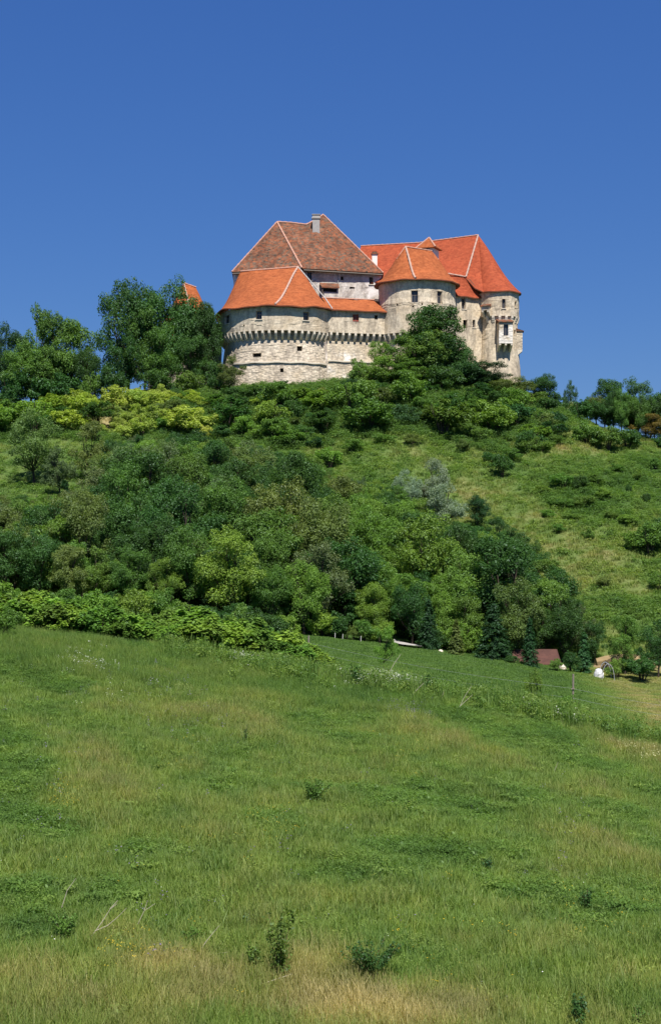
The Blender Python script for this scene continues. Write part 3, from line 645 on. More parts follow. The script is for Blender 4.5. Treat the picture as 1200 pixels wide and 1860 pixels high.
def mk_lobes(rg, n, rx, rz, zc, r0, r1, core=True):
    L = []
    if core: L.append((0, 0, zc, min(rx, rz) * 0.72))
    for k in range(n):
        a = rg.uniform(0, 6.28); e = math.asin(rg.uniform(-0.65, 0.98)); r = rg.uniform(r0, r1); q = rg.uniform(0.72, 1.0)
        x = math.cos(a) * math.cos(e) * (rx - r * .7) * q; y = math.sin(a) * math.cos(e) * (rx - r * .7) * q; z = zc + math.sin(e) * (rz - r * .7) * q
        L.append((x, y, z, r))
    return L
def sub_lobes(rg, L, k, f0, f1, reach=.95):
    out = []
    for (x, y, z, r) in L:
        out.append((x, y, z, r * .80))
        for _ in range(k):
            d = rg.normal(size=3); d[2] = abs(d[2]) * .9 - .25; d /= np.linalg.norm(d); q = r * reach * rg.uniform(.8, 1.12)
            out.append((x + d[0] * q, y + d[1] * q, z + d[2] * q * .9, r * rg.uniform(f0, f1)))
    return out
def trunk_mesh(name, rg, lobes, r=0.028, lean=0.03, fork=0.32):
    mb = MB(); top = Vector((rg.uniform(-lean, lean), rg.uniform(-lean, lean), fork))
    mb.tube([(0, 0, -0.06), (0, 0, 0.02), (top.x * .5, top.y * .5, fork * .5), top], [r * 1.5, r * 1.1, r * .9, r * .8], 7)
    ls = list(lobes); rg.shuffle(ls)
    for (x, y, z, rr) in ls[:9]:
        e = Vector((x, y, z)); m = top.lerp(e, 0.5) + Vector((rg.uniform(-.03, .03), rg.uniform(-.03, .03), -0.02)); mb.tube([top - Vector((0, 0, .03)), m, e], [r * .55, r * .35, r * .12], 5)
        for k in range(3):
            q = e + Vector((rg.uniform(-1, 1), rg.uniform(-1, 1), rg.uniform(-.3, 1))) * rr * .9; mb.tube([m.lerp(e, .4), q], [r * .18, r * .05], 4)
    me = bpy.data.meshes.new(name); me.from_pydata(mb.v, [], mb.f); me.materials.append(M['bark']); return me
PROTO = {}
def proto_tree(kind, seed, nl, rx, rz, zc, r0, r1, n, leaf, aspect=.62, rnd=.9, up=.35, droop=0, rough=.3, trunk=.028, fork=.32, skirt=-0.45):
    rg = np.random.default_rng(seed); L = mk_lobes(rg, nl, rx, rz, zc, r0, r1, False) + [(0, 0, zc - .05, rz * .45), (0.05, 0.04, zc - .25, rz * .4)]
    C, N = crown_pts(sub_lobes(rg, L, 6, .32, .55), n, rg, rough, skirt); V, F = leaves(C, N, leaf, aspect, up, rnd, rg, droop)
    PROTO.setdefault(kind, []).append((np_mesh(kind + '_crown', V, F, M['leaf']), trunk_mesh(kind + '_trunk', rg, L, trunk, fork=fork)))
for s_ in (1, 2, 3, 4, 5, 6):
    proto_tree('broad', s_, 13, .46, .50, .53, .11, .20, 22000, .0215, rnd=.52, trunk=.024, fork=.2, skirt=-.6)
for s_ in (11, 12, 13, 14, 15):
    proto_tree('open', s_, 15, .50, .50, .54, .09, .16, 16000, .0225, rough=.5, rnd=.58, trunk=.022, fork=.22, skirt=-.6)
for s_ in (21, 22):
    proto_tree('willow', s_, 11, .46, .46, .54, .10, .18, 12000, .032, aspect=.35, droop=.6, rnd=1.1)
def proto_shrub(kind, seed, nl, n, leaf, rx=.62, rz=.5, zc=.48, r0=.16, r1=.30, **k):
    rg = np.random.default_rng(seed); L = mk_lobes(rg, nl, rx, rz, zc, r0, r1)
    C, N = crown_pts(sub_lobes(rg, L, 4, .3, .6, 1.05), n, rg, k.get('rough', .4), -0.6); m = C[:, 2] > 0.0; C, N = C[m], N[m]
    V, F = leaves(C, N, leaf, k.get('aspect', .6), k.get('up', .35), k.get('rnd', .9), rg, k.get('droop', 0))
    mb = MB()
    for j in range(7):
        a = rg.uniform(0, 6.28); q = rg.uniform(.1, .4); mb.tube([(0.03 * math.cos(a), .03 * math.sin(a), -.08), (q * .5 * math.cos(a), q * .5 * math.sin(a), .3), (q * math.cos(a), q * math.sin(a), rg.uniform(.5, .8))], [.022, .014, .005], 5)
    me = bpy.data.meshes.new(kind + '_stem'); me.from_pydata(mb.v, [], mb.f); me.materials.append(M['bark'])
    PROTO.setdefault(kind, []).append((np_mesh(kind + '_crown', V, F, M['leaf']), me))
for s_ in (31, 32, 33, 34, 35, 36): proto_shrub('shrub', s_, 9, 5600, .055, r0=.13, r1=.28)
for s_ in (41, 42, 43, 44): proto_shrub('fern_shrub', s_, 11, 4600, .075, rx=.7, rz=.46, aspect=.42, up=1.1, rnd=.55, droop=.3, r0=.12, r1=.22)
for s_ in (51, 52, 53): proto_shrub('knotweed', s_, 18, 4600, .105, rx=.75, rz=.46, aspect=.72, up=1.5, rnd=.5, droop=.35, r0=.12, r1=.24)
def proto_conifer(kind, seed, slim, n, leaf):
    rg = np.random.default_rng(seed); C = []; N = []
    for k in range(34):
        z = 0.08 + 0.9 * (k / 34) ** 0.95; r = slim * (1 - z) ** 0.85 + 0.012; nb = max(4, int(11 * (1 - z) + 3))
        for b in range(nb):
            a = rg.uniform(0, 6.28); rr = r * rg.uniform(.75, 1.1); m = int(n / 34 / nb * (0.5 + 1.3 * (1 - z)))
            q = rg.random(m) ** .6; x = q * rr; C.append(np.stack([x * math.cos(a) + rg.normal(size=m) * .012, x * math.sin(a) + rg.normal(size=m) * .012, z - x * .35 + rg.normal(size=m) * .008], 1))
            N.append(np.tile([math.cos(a), math.sin(a), .3], (m, 1)))
    C = np.concatenate(C); N = np.concatenate(N); V, F = leaves(C, N, leaf, .35, .3, .7, rg)
    mb = MB(); mb.tube([(0, 0, -.06), (0, 0, .4), (0, 0, .95)], [.022, .015, .003], 6)
    me = bpy.data.meshes.new(kind + '_trunk'); me.from_pydata(mb.v, [], mb.f); me.materials.append(M['bark'])
    PROTO.setdefault(kind, []).append((np_mesh(kind + '_crown', V, F, M['leaf']), me))
proto_conifer('spruce', 61, .30, 9000, .034); proto_conifer('spruce', 62, .26, 9000, .034); proto_conifer('cypress', 63, .17, 7000, .034)

G = {'mid': (0.106, 0.205, 0.037), 'dark': (0.050, 0.120, 0.027), 'deep': (0.030, 0.080, 0.025), 'olive': (0.120, 0.180, 0.046), 'lime': (0.145, 0.255, 0.038),
     'gold': (0.31, 0.39, 0.080), 'silver': (0.22, 0.30, 0.20), 'blue': (0.056, 0.135, 0.048), 'fresh': (0.142, 0.255, 0.038), 'rust': (0.17, 0.14, 0.037), 'grey': (0.120, 0.175, 0.068)}
NAMES = {'broad': 'broadleaf_tree', 'open': 'broadleaf_tree', 'willow': 'silver_willow', 'shrub': 'shrub', 'fern_shrub': 'shrub', 'knotweed': 'knotweed_bush', 'spruce': 'spruce_tree', 'cypress': 'cypress_tree'}
COUNT = [0]
def plant(kind, X, Y, h, w, col, label, group=None, z=None, name=None, cat=None):
    """one tree or shrub: an Empty at its foot, a crown and a trunk (or stems)"""
    pr_ = PROTO[kind]; cm, tm = pr_[COUNT[0] % len(pr_)]; COUNT[0] += 1
    shr = kind in ('shrub', 'fern_shrub', 'knotweed')
    base_w = {'broad': .92, 'open': .92, 'willow': .92, 'shrub': 1.24, 'fern_shrub': 1.4, 'knotweed': 1.5, 'spruce': .58, 'cypress': .34}[kind]
    e = empty(name or NAMES[kind], (X, Y, (gz(X, Y) if z is None else z) - 0.05), random.uniform(0, 6.28))
    e.scale = (w / base_w, w / base_w, h)
    c = link('crown' if not shr else 'foliage', cm, e); b = link('trunk' if not shr else 'stem', tm, e)
    k = G[col] if isinstance(col, str) else col; j = random.uniform(.85, 1.18); g_ = random.uniform(.88, 1.14)
    c.color = (k[0] * j * g_, k[1] * j, k[2] * j, 1)
    tag(e, label, cat or ('tree' if not shr else 'shrub'), group); return e
def plant_px(kind, px, Y, top, wpx, col, label, group=None, **k):
    X = XX(px, Y); z = gz(X, Y); h = (930 - top) / 2500 * Y - z
    return plant(kind, X, Y, max(h, 0.5), wpx * Y / 2500, col, label, group, **k)

# ---- prominent trees
T_ = plant_px
T_('broad', 232, 206, 503, 118, 'dark', 'tall rounded tree left of the castle, its top the left one of two')
T_('broad', 300, 206, 501, 125, 'dark', 'tall dark tree hiding the castle\'s west wall, right half of the big clump')
T_('broad', 352, 207, 538, 112, 'dark', 'dark tree directly left of the bastion, in front of the small orange roof')
T_('open', 225, 203, 600, 80, 'dark', 'low leafy tree at the foot of the tall left clump')
T_('broad', 374, 204, 552, 66, 'dark', 'dark tree whose branches touch the left edge of the bastion')
T_('broad', 300, 203, 590, 95, 'mid', 'lower green tree in front of the tall dark tree')
T_('open', 348, 202, 610, 80, 'dark', 'leafy dark tree in the shade before the west wall')
T_('open', 262, 204, 560, 85, 'mid', 'green tree filling the middle of the tall left clump')
T_('shrub', 205, 201, 655, 60, 'dark', 'dark shrub closing the gap under the tall left clump')
T_('shrub', 285, 200.5, 668, 75, 'dark', 'wide dark shrub under the tall left clump')
T_('shrub', 345, 200, 668, 66, 'mid', 'shrub in front of the shaded west wall')
T_('shrub', 100, 201, 668, 90, 'dark', 'wide dark shrub under the left ridge trees')
T_('shrub', 165, 201, 672, 60, 'mid', 'shrub at the right foot of the left ridge trees')
T_('shrub', 25, 201, 668, 80, 'dark', 'dark shrub at the left edge under the ridge trees')
T_('open', 100, 205, 572, 80, 'mid', 'green tree between the airy tree and the wide tree on the left ridge')
T_('open', 65, 207, 553, 95, 'mid', 'airy tree with sky showing through on the left ridge')
T_('broad', 128, 206, 585, 115, 'mid', 'wide green tree on the left ridge beside the gap of sky')
T_('broad', 12, 208, 592, 85, 'deep', 'blackish tree at the left edge of the photo on the ridge')
T_('broad', 55, 203, 622, 110, 'mid', 'lower round tree in front of the airy ridge tree')
T_('broad', 160, 203, 628, 70, 'dark', 'lower dark tree beside the sky gap on the left ridge')
T_('open', 420, 198, 645, 55, 'olive', 'small olive green tree against the foot of the bastion')
T_('shrub', 395, 199, 655, 45, 'dark', 'dark shrub at the shaded left foot of the bastion')
T_('broad', 792, 200, 556, 146, 'dark', 'round dark tree standing in front of the middle round tower')
T_('broad', 796, 199.3, 572, 120, 'dark', 'dense lower half of the round dark tree, a second trunk beside it')
T_('broad', 768, 198, 592, 110, 'mid', 'broad green tree overlapping the round dark tree on its left')
T_('broad', 826, 198.5, 612, 70, 'dark', 'small dark tree at the right foot of the round dark tree')
T_('open', 742, 199, 605, 100, 'mid', 'lighter green tree left of the round dark tree before the castle')
T_('open', 690, 198, 622, 70, 'fresh', 'leafy young tree before the castle\'s curtain wall')
T_('shrub', 655, 197.5, 648, 50, 'mid', 'bushy shrub climbing against the curtain wall')
T_('broad', 885, 199, 655, 92, 'deep', 'smooth dark dome-shaped tree under the right tower')
T_('open', 735, 196, 650, 100, 'mid', 'tree in the thicket below the curtain wall')
T_('broad', 930, 196, 682, 80, 'olive', 'olive tree below the foot of the right tower')
T_('broad', 988, 199, 676, 60, 'dark', 'dark tree on the ridge just right of the castle')
T_('open', 1037, 207, 690, 30, 'blue', 'small round tree alone against the sky on the right ridge')
T_('broad', 1105, 204, 690, 78, 'dark', 'dark tree on the right ridge between the small tree and the photo\'s edge')
T_('broad', 1155, 206, 688, 72, 'blue', 'bluish green tree on the right ridge')
T_('broad', 1205, 207, 700, 80, 'dark', 'dark tree at the right edge of the photo on the ridge')
T_('open', 1180, 197, 752, 74, 'rust', 'reddish brown tinged tree at the right edge below the ridge')
T_('broad', 1148, 199, 730, 60, 'olive', 'olive tree next to the reddish tree on the right ridge')
T_('willow', 790, 155, 828, 74, 'silver', 'silvery willow, the taller of the two on the slope')
T_('willow', 738, 154, 844, 60, 'silver', 'paler silver willow left of the taller one')
T_('willow', 806, 149, 872, 84, 'silver', 'lower silver willow under the taller one')
T_('broad', 868, 152, 898, 50, 'deep', 'near-black round bush-like tree right of the willows')
T_('open', 62, 163, 742, 105, 'olive', 'old orchard tree with a dark trunk on the small left clearing')
T_('open', 160, 164, 768, 78, 'olive', 'orchard tree at the right edge of the small left clearing')
T_('open', 108, 157, 812, 70, 'grey', 'thin grey green tree in front of the small left clearing')
T_('open', 150, 118, 905, 130, 'olive', 'walnut tree with two dark leaning trunks behind the bright hedge')
T_('broad', 350, 166, 782, 110, 'deep', 'dark flat-topped tree above the middle of the wood')
T_('open', 450, 160, 800, 115, 'grey', 'grey green rounded tree at the top of the wood')
T_('broad', 420, 118, 985, 120, 'dark', 'tall tree at the wood\'s front edge behind the bright hedge')
T_('spruce', 118, 140, 868, 60, 'deep', 'narrow dark spruce among the left trees')
T_('spruce', 778, 113, 1085, 60, 'deep', 'dark conifer by the stone path at the wood\'s foot')
T_('spruce', 895, 112, 1092, 84, 'deep', 'broad dark conifer left of the brown shed roof')
T_('spruce', 962, 111, 1118, 46, 'deep', 'conifer standing in front of the brown shed roof')
T_('cypress', 1060, 112, 1145, 34, 'blue', 'slender dark cypress beside the white sheet')
T_('cypress', 828, 111.5, 1122, 34, 'olive', 'pale conical tree between the two dark conifers')
T_('open', 1080, 117, 1128, 52, 'dark', 'round dark tree behind the slender cypress')
T_('open', 1135, 113, 1118, 70, 'mid', 'loose green tree right of the white sheet')
T_('open', 1195, 112, 1125, 80, 'dark', 'dark tree at the right edge of the photo beside the mown hay')
T_('shrub', 1165, 109, 1185, 75, 'dark', 'dark shrub at the edge of the mown hay')
T_('shrub', 1036, 111, 1178, 36, 'dark', 'dark shrub between the stones and the slender cypress')
T_('shrub', 930, 110.5, 1190, 34, 'dark', 'small dark shrub before the left end of the shed roof')
T_('shrub', 1010, 110.5, 1192, 26, 'mid', 'small green shrub at the right end of the shed roof')
T_('shrub', 1120, 110, 1195, 45, 'mid', 'low green shrub before the bare earth bank')
T_('open', 697, 88, 1138, 52, 'fresh', 'young bushy tree standing alone on the mown field')
T_('fern_shrub', 970, 80, 1208, 34, 'lime', 'thin yellowish sapling bush beside the fence post')
T_('shrub', 1035, 64.5, 1258, 62, 'fresh', 'leafy bush at the foot of the fence post')

# ---- wood on the slope
upper = ([-300, 60, 150, 200, 330, 420, 520, 600, 660, 710, 740, 800, 860, 900, 950, 1000, 1030, 1060], [898, 898, 888, 790, 785, 795, 818, 852, 868, 868, 915, 940, 945, 935, 965, 1022, 1062, 1098])
occ = []
def free(X, Y, r):
    for a, b, c in occ:
        if (X - a) ** 2 + (Y - b) ** 2 < (r + c) ** 2 * .55: return False
    occ.append((X, Y, r)); return True
zones = [(60, 'at the left edge'), (170, 'behind the bright hedge'), (250, 'near the left clearing'), (330, 'below the golden shrubs'), (410, 'below the bastion\'s left edge'), (480, 'below the bastion'), (550, 'below the bastion\'s right edge'), (620, 'below the curtain wall'), (690, 'amid the wood'),
         (760, 'left of the silver willows'), (890, 'under the silver willows'), (1300, 'by the open slope')]
cname = {'mid': 'mid green', 'dark': 'dark green', 'deep': 'near-black', 'olive': 'olive green', 'lime': 'yellow green', 'fresh': 'fresh green', 'grey': 'grey green', 'blue': 'bluish green'}
def zone(px):
    for lim, nm in zones:
        if px < lim: return nm
nT = 0; tries = 0
rowname = lambda Y: 'front' if Y < 121 else ('second rank' if Y < 130 else ('middle' if Y < 140 else ('upper rank' if Y < 155 else 'topmost')))
while nT < 260 and tries < 9000:
    tries += 1
    Y = random.uniform(112, 172); px = random.uniform(-160, 1060)
    if Y < 116 and px > 560: Y = random.uniform(115, 122)
    if 156 < Y < 178 and px < 190 or (Y > 150 and px < -20): continue
    X = XX(px, Y); g = gz(X, Y); up_ = float(np.interp(px, *upper)) + random.uniform(0, 26)
    hmax = (930 - up_) / 2500 * Y - g; h = min(random.uniform(5.2, 10.5) * (0.8 if Y < 118 else 1), hmax)
    if px < 190 and 146 < Y: h = min(h, 4.5)
    if h < 3.2 or (h < 4.6 and random.random() < .5): continue
    w = h * random.uniform(.66, 1.05)
    if not free(X, Y, w * .36): continue
    n = float(vnoise(X, Y, 14, 5)); lim = 600 < px < 790 and random.random() < .45
    col = 'lime' if lim and random.random() < .5 else ('fresh' if lim else random.choices(['mid', 'dark', 'fresh', 'olive', 'grey', 'blue', 'lime'], [5, 6 + 5 * (n < .5), 1.8, 1.6 + 2 * (px < 250), 1.2, .5, .4])[0])
    kind = random.choice(['broad', 'broad', 'open'])
    plant(kind, X, Y, h, w, col, f"{'low ' if h < 5.2 else 'tall ' if h > 8 else ''}{cname[col]} {'rounded' if kind == 'broad' else 'loose'} tree {zone(px)}, {rowname(Y)}", 'trees of the wood below the castle'); nT += 1
print('wood', nT)
# understorey closing the wood's foot
occ2 = []
for k in range(46):
    px = -40 + 1090 * k / 45 + random.uniform(-8, 8); Y = random.uniform(113, 117) if px > 540 else random.uniform(100, 108)
    if 700 < px < 765 or 925 < px: continue
    h = random.uniform(1.6, 3.0); col = random.choice(['mid', 'fresh', 'dark'])
    plant('shrub', XX(px, Y), Y, h, h * 1.25, col, f'{cname[col]} shrub at the foot of the wood, {zone(px)}', 'shrubs along the foot of the wood')

# ---- thicket under the castle
lowb = ([-200, 0, 300, 420, 520, 580, 640, 740, 820, 900, 960, 1010, 1030], [780, 790, 800, 800, 815, 815, 790, 780, 800, 815, 815, 805, 760])
topb = ([-200, 0, 150, 250, 300, 400, 440, 520, 560, 600, 640, 700, 860, 900, 960, 1000, 1030], [705, 705, 702, 694, 700, 706, 692, 688, 692, 704, 680, 640, 640, 690, 700, 725, 760])
occ = []; nS = 0; tries = 0
zn2 = lambda px: ('left of the golden shrubs' if px < 60 else 'among the golden shrubs' if px < 300 else 'under the bastion' if px < 470 else 'under the bastion\'s right edge' if px < 600 else 'under the curtain wall' if px < 720 else
                 'under the round dark tree' if px < 860 else 'under the right tower' if px < 960 else 'at the thicket\'s right end')
while nS < 196 and tries < 9000:
    tries += 1
    px = random.uniform(-120, 1025); Y = random.uniform(176, 203); X = XX(px, Y); g = gz(X, Y); v = 930 - g / Y * 2500
    if v > float(np.interp(px, *lowb)): continue
    h = random.choice([1.7, 2.4, 3.2, 4.2]) * random.uniform(.85, 1.2) * (1.25 if px > 620 and px < 960 else 1)
    h = min(h, (930 - float(np.interp(px, *topb)) - random.uniform(-2, 9)) / 2500 * Y - g)
    if px > 960: h = min(h, 2.6)
    if h < 0.9: continue
    w = h * random.uniform(1.2, 1.8)
    if not free(X, Y, w * .37): continue
    gold = blob(px, v, 235, 750, 75, 50) + 0.0; lime = blob(px, v, 120, 745, 200, 38)
    if random.random() < gold * 1.15: col = 'gold'
    elif random.random() < lime * 1.1: col = (0.25, 0.36, 0.045)
    else: col = random.choices(['mid', 'dark', 'fresh', 'olive', 'blue', 'deep'], [6, 6, 2, 1.2, 1, 1])[0]
    cn = 'yellow green' if not isinstance(col, str) else ('golden' if col == 'gold' else cname[col])
    kind = random.choice(['shrub', 'shrub', 'fern_shrub']); 
    plant(kind, X, Y, h, w, col, f"{'small' if h < 1.7 else 'tall' if h > 2.8 else 'mid-sized'} {cn} {'feathery' if kind[0] == 'f' else 'dense'} shrub {zn2(px)}, {'top' if v < 722 else 'middle' if v < 765 else 'bottom'} of the slope", 'shrubs of the thicket below the castle'); nS += 1
print('thicket', nS)

# ---- shrubs on the open hillside
GH = lambda px, py, ys=np.linspace(119, 204, 1200): float(ys[np.argmin(np.abs(930 - ground_z(XX(px, ys), ys) / ys * 2500 - py))])
hs_ = [(912, 822, 866, 48, 'dark'), (893, 816, 843, 34, 'dark'), (930, 812, 836, 40, 'mid'), (962, 792, 822, 46, 'mid'), (1022, 854, 888, 56, 'mid'), (1050, 860, 888, 44, 'dark'), (1082, 858, 882, 48, 'mid'),
       (1024, 900, 922, 54, 'mid'), (1060, 898, 922, 50, 'mid'), (1095, 884, 905, 40, 'fresh'), (1142, 876, 898, 15, 'dark'), (1173, 893, 914, 22, 'dark'), (1178, 945, 1008, 76, 'mid'), (1208, 930, 1000, 70, 'dark'), (1150, 962, 1000, 44, 'fresh'),
       (1067, 958, 981, 30, 'mid'), (1097, 1044, 1067, 36, 'olive'), (1140, 932, 950, 42, 'fresh'), (1195, 1036, 1074, 44, 'mid'), (1040, 928, 945, 40, 'mid'), (995, 924, 940, 30, 'fresh'),
       (1064, 760, 806, 60, 'mid'), (1104, 768, 818, 66, 'mid'), (1140, 775, 815, 56, 'dark'), (1190, 830, 852, 22, 'mid'), (1010, 786, 806, 34, 'mid'), (985, 800, 822, 40, 'fresh'), (840, 795, 818, 34, 'olive'), (600, 806, 850, 60, 'fresh'), (560, 820, 862, 60, 'mid'),
       (640, 795, 822, 50, 'mid'), (700, 782, 806, 44, 'mid'), (750, 786, 806, 36, 'olive'), (1120, 840, 858, 36, 'mid'), (1160, 855, 872, 34, 'mid'), (970, 860, 876, 28, 'mid'), (985, 880, 896, 34, 'fresh'), (1110, 925, 944, 34, 'mid'), (1015, 950, 966, 26, 'mid')]
hs_ = [(a_, GH(a_, c_), b_, d_, e_) for a_, b_, c_, d_, e_ in hs_]
hl = lambda px, Y: f"{'small ' if True else ''}"
for k, (px, Y, top, w, c) in enumerate(hs_):
    where = ('just under the ridge' if Y > 183 else 'high on the open slope' if Y > 174 else 'halfway up the open slope' if Y > 155 else 'low on the open slope')
    side = ('below the castle' if px < 850 else 'below the right tower' if px < 980 else 'below the small ridge tree' if px < 1080 else 'toward the right edge')
    size = 'tiny' if w < 22 else 'small' if w < 38 else 'broad' if w > 55 else 'low'
    plant_px('shrub', px, Y, top, w, c, f'{size} {cname[c]} shrub {where}, {side}', 'scattered shrubs on the open hillside')
plant_px('shrub', 1210, 190, 785, 60, 'dark', 'dark shrub at the right edge under the reddish tree')
for k, px in enumerate(range(948, 1216, 15)):
    Y = random.uniform(196, 204); top = float(np.interp(px, [945, 990, 1015, 1060, 1090, 1215], [700, 706, 722, 728, 712, 712])) + random.uniform(-6, 14); c = random.choice(['dark', 'mid', 'dark', 'olive'])
    plant_px('broad' if px > 1080 else 'shrub', px, Y, top, random.uniform(40, 60), c, f"{cname[c]} {'tree' if px > 1080 else 'shrub'} on the right ridge, {['right under the castle', 'left of the small round tree', 'under the small round tree', 'right of the small round tree', 'among the dark ridge trees', 'at the right edge'][min(5, (px - 945) // 46)]}", 'greenery along the right ridge')

# ---- bright hedge along the crest of the meadow
for k in range(54):
    px = -110 + 690 * (k % 27) / 26 + random.uniform(-10, 10); row = k // 27; Y = 73.5 + row * 3.2 + random.uniform(-.6, .6)
    if px > 545: px -= 12
    X = XX(px, Y); g = gz(X, Y)
    top = float(np.interp(px, [-100, 0, 60, 130, 200, 300, 400, 480, 560, 600], [1072, 1076, 1062, 1074, 1092, 1100, 1104, 1122, 1160, 1180])) + random.uniform(-6, 14) - (0 if row else -16)
    h = (930 - top) / 2500 * Y - g; h = max(1.0, h)
    col = (0.165, 0.285, 0.042) if random.random() < .5 else (0.115, 0.22, 0.036)
    zz = ['at the left edge', 'a little right of the left edge', 'left of the hedge\'s dip', 'in the hedge\'s dip', 'just right of the dip', 'in the middle of the hedge', 'right of the hedge\'s middle', 'where the hedge slopes down', 'near the hedge\'s right end', 'at the hedge\'s right tip'][int(np.clip((px + 10) / 57, 0, 9))]
    plant('knotweed', X, Y, h, h * random.uniform(1.2, 1.45), col, f"bright broad-leaved bush {zz}, {'front' if not row else 'back'} row above the meadow", 'bushes of the bright hedge', cat='bush')
plant_px('shrub', 8, 66.5, 1092, 60, 'fresh', 'loose bush at the left edge where the hedge meets the meadow')

# ---------------------------------------------------------------- things at the wood's foot
sh = empty('shed', (XX(975, 113.2), 113.2, -13.75)); tag(sh, 'low shed with a brown tiled roof half hidden behind conifers', 'shed')
def lb(fn, name, mat, parent, smooth=False):
    m = MB(); fn(m); return m.build(name, mat, parent, smooth)
lb(lambda m: m.box((0, 1.6, 0.6), (3.6, 2.8, 1.4)), 'wall', M['wall'], sh)
lb(lambda m: (m.add([(-2.0, -.2, 1.2), (2.0, -.2, 1.2), (1.9, 1.6, 2.3), (-1.9, 1.6, 2.3), (2.0, 3.4, 1.2), (-2.0, 3.4, 1.2)], [(0, 1, 2, 3), (3, 2, 4, 5), (1, 4, 2), (0, 3, 5)])), 'roof', roof_mat('faded_brown_tiles', [(0.075, .036, .030), (.10, .046, .036)], .15, 2), sh)
lb(lambda m: m.box((0.6, 0.17, 0.5), (0.8, .06, 1.2)), 'door', M['wood'], sh)
def heap(name, px, Y, w, d, h, mat, label, cat, seed=0):
    rg = np.random.default_rng(seed); n, m_ = 14, 7; vs = []; fs = []
    for r in range(m_):
        f = r / (m_ - 1)
        for k in range(n):
            a = 6.283 * k / n; q = (1 - f ** 2.4 * .93) * (1 + rg.uniform(-.1, .1)); vs.append((math.cos(a) * w / 2 * q, math.sin(a) * d / 2 * q, h * math.sin(f * 1.57) + rg.uniform(-.03, .03) * h - .05))
    for r in range(m_ - 1):
        for k in range(n): fs.append((r * n + k, r * n + (k + 1) % n, (r + 1) * n + (k + 1) % n, (r + 1) * n + k))
    fs.append(tuple((m_ - 1) * n + k for k in range(n)))
    m = MB(); m.add(vs, fs); o = m.build(name, mat, None); X = XX(px, Y); o.location = (X, Y, gz(X, Y)); tag(o, label, cat); return o
heap('covered_pile', 1087, 109.5, .8, .9, .75, M['tarp'], 'pile covered with a white sheet beside the slender cypress', 'pile', 2)
heap('covered_pile', 800, 111.8, .4, .4, .22, M['corbel'], 'small pale pile under the dark conifer by the path', 'pile', 3)
heap('earth_bank', 1135, 116, 5.5, 1.6, 1.2, plain('bare_clay', (.26, .19, .10), .95, var=.3, scale=2), 'bare orange-tan earth bank right of the white sheet', 'earth bank', 4)
heap('stone_pile', 1020, 112.5, .7, .6, .42, M['corbel'], 'pale stones heaped beside the brown shed', 'stone pile', 5)
mb = MB()                                                           # paved track at the wood's foot
pts = [(715, 115.5), (730, 114.6), (748, 113.8), (765, 113.2)]; vs = []
for px, Y in pts:
    for dY in (-.9, 0.9): X = XX(px, Y); vs.append((X, Y + dY, gz(X, Y + dY) + .22))
mb.add(vs, [(2 * k, 2 * k + 2, 2 * k + 3, 2 * k + 1) for k in range(3)]); tag(mb.build('path', M['chim']), kind='structure')
# vines with white stakes
for k in range(7):
    px = 596 + k * 11.5; Y = 113.0
    plant('fern_shrub', XX(px, Y), Y, random.uniform(1.2, 1.7), 1.0, (0.11, 0.18, 0.03), 'pale green vine in the short row at the wood\'s left foot', 'vines in a short row', cat='vine', name='vine')
for k, px in enumerate((608, 622, 655)):
    Y = 111.8; X = XX(px, Y); m = MB(); m.tube([(0, 0, -.1), (0.02, 0, .5)], .02, 6); o = m.build('vine_stake', M['white']); o.location = (X, Y, gz(X, Y))
    tag(o, f"white vine stake, {['leftmost', 'middle', 'rightmost'][k]} of three at the wood's foot", 'stake', 'white vine stakes')
# arch frame beside the white sheet
m = MB(); m.tube([(.5 * math.cos(a), 0, 1.3 * math.sin(a)) for a in np.linspace(0, math.pi, 10)], .025, 6); m.tube([(.5 * math.cos(a), 1.2, 1.3 * math.sin(a)) for a in np.linspace(0, math.pi, 10)], .025, 6); m.tube([(0, 0, 1.3), (0, 1.2, 1.3)], .04, 5)
o = m.build('hoop_frame', M['metal']); X = XX(1104, 108.5); o.location = (X, 108.5, gz(X, 108.5)); tag(o, 'grey metal hoop frame right beside the white sheet', 'frame')
# wire fence on the mown field
fe = empty('wire_fence', (XX(1040, 76), 76, gz(XX(1040, 76), 76))); tag(fe, 'thin two-wire fence with one grey post crossing the mown field', 'fence')
posts = [(1040, 76), (560, 87), (1420, 70)]; pp = [Vector((XX(a, b), b, gz(XX(a, b), b))) - fe.location for a, b in posts]
for k, p in enumerate(pp):
    m = MB(); m.tube([p + Vector((0, 0, -.2)), p + Vector((0.02, 0, 2.05 if k == 0 else 1.7))], .055, 7); m.box(p + Vector((0, -.08, 1.25)), (.22, .05, .05)); m.build('post', M['wood'], fe)
for hgt in (1.25, 0.72):
    for a, b in ((pp[1], pp[0]), (pp[0], pp[2])):
        m = MB(); m.tube([a.lerp(b, q) + Vector((0, 0, hgt - .25 * math.sin(q * 3.14))) for q in np.linspace(0, 1, 12)], .006, 4); m.build('wire', M['metal'], fe)

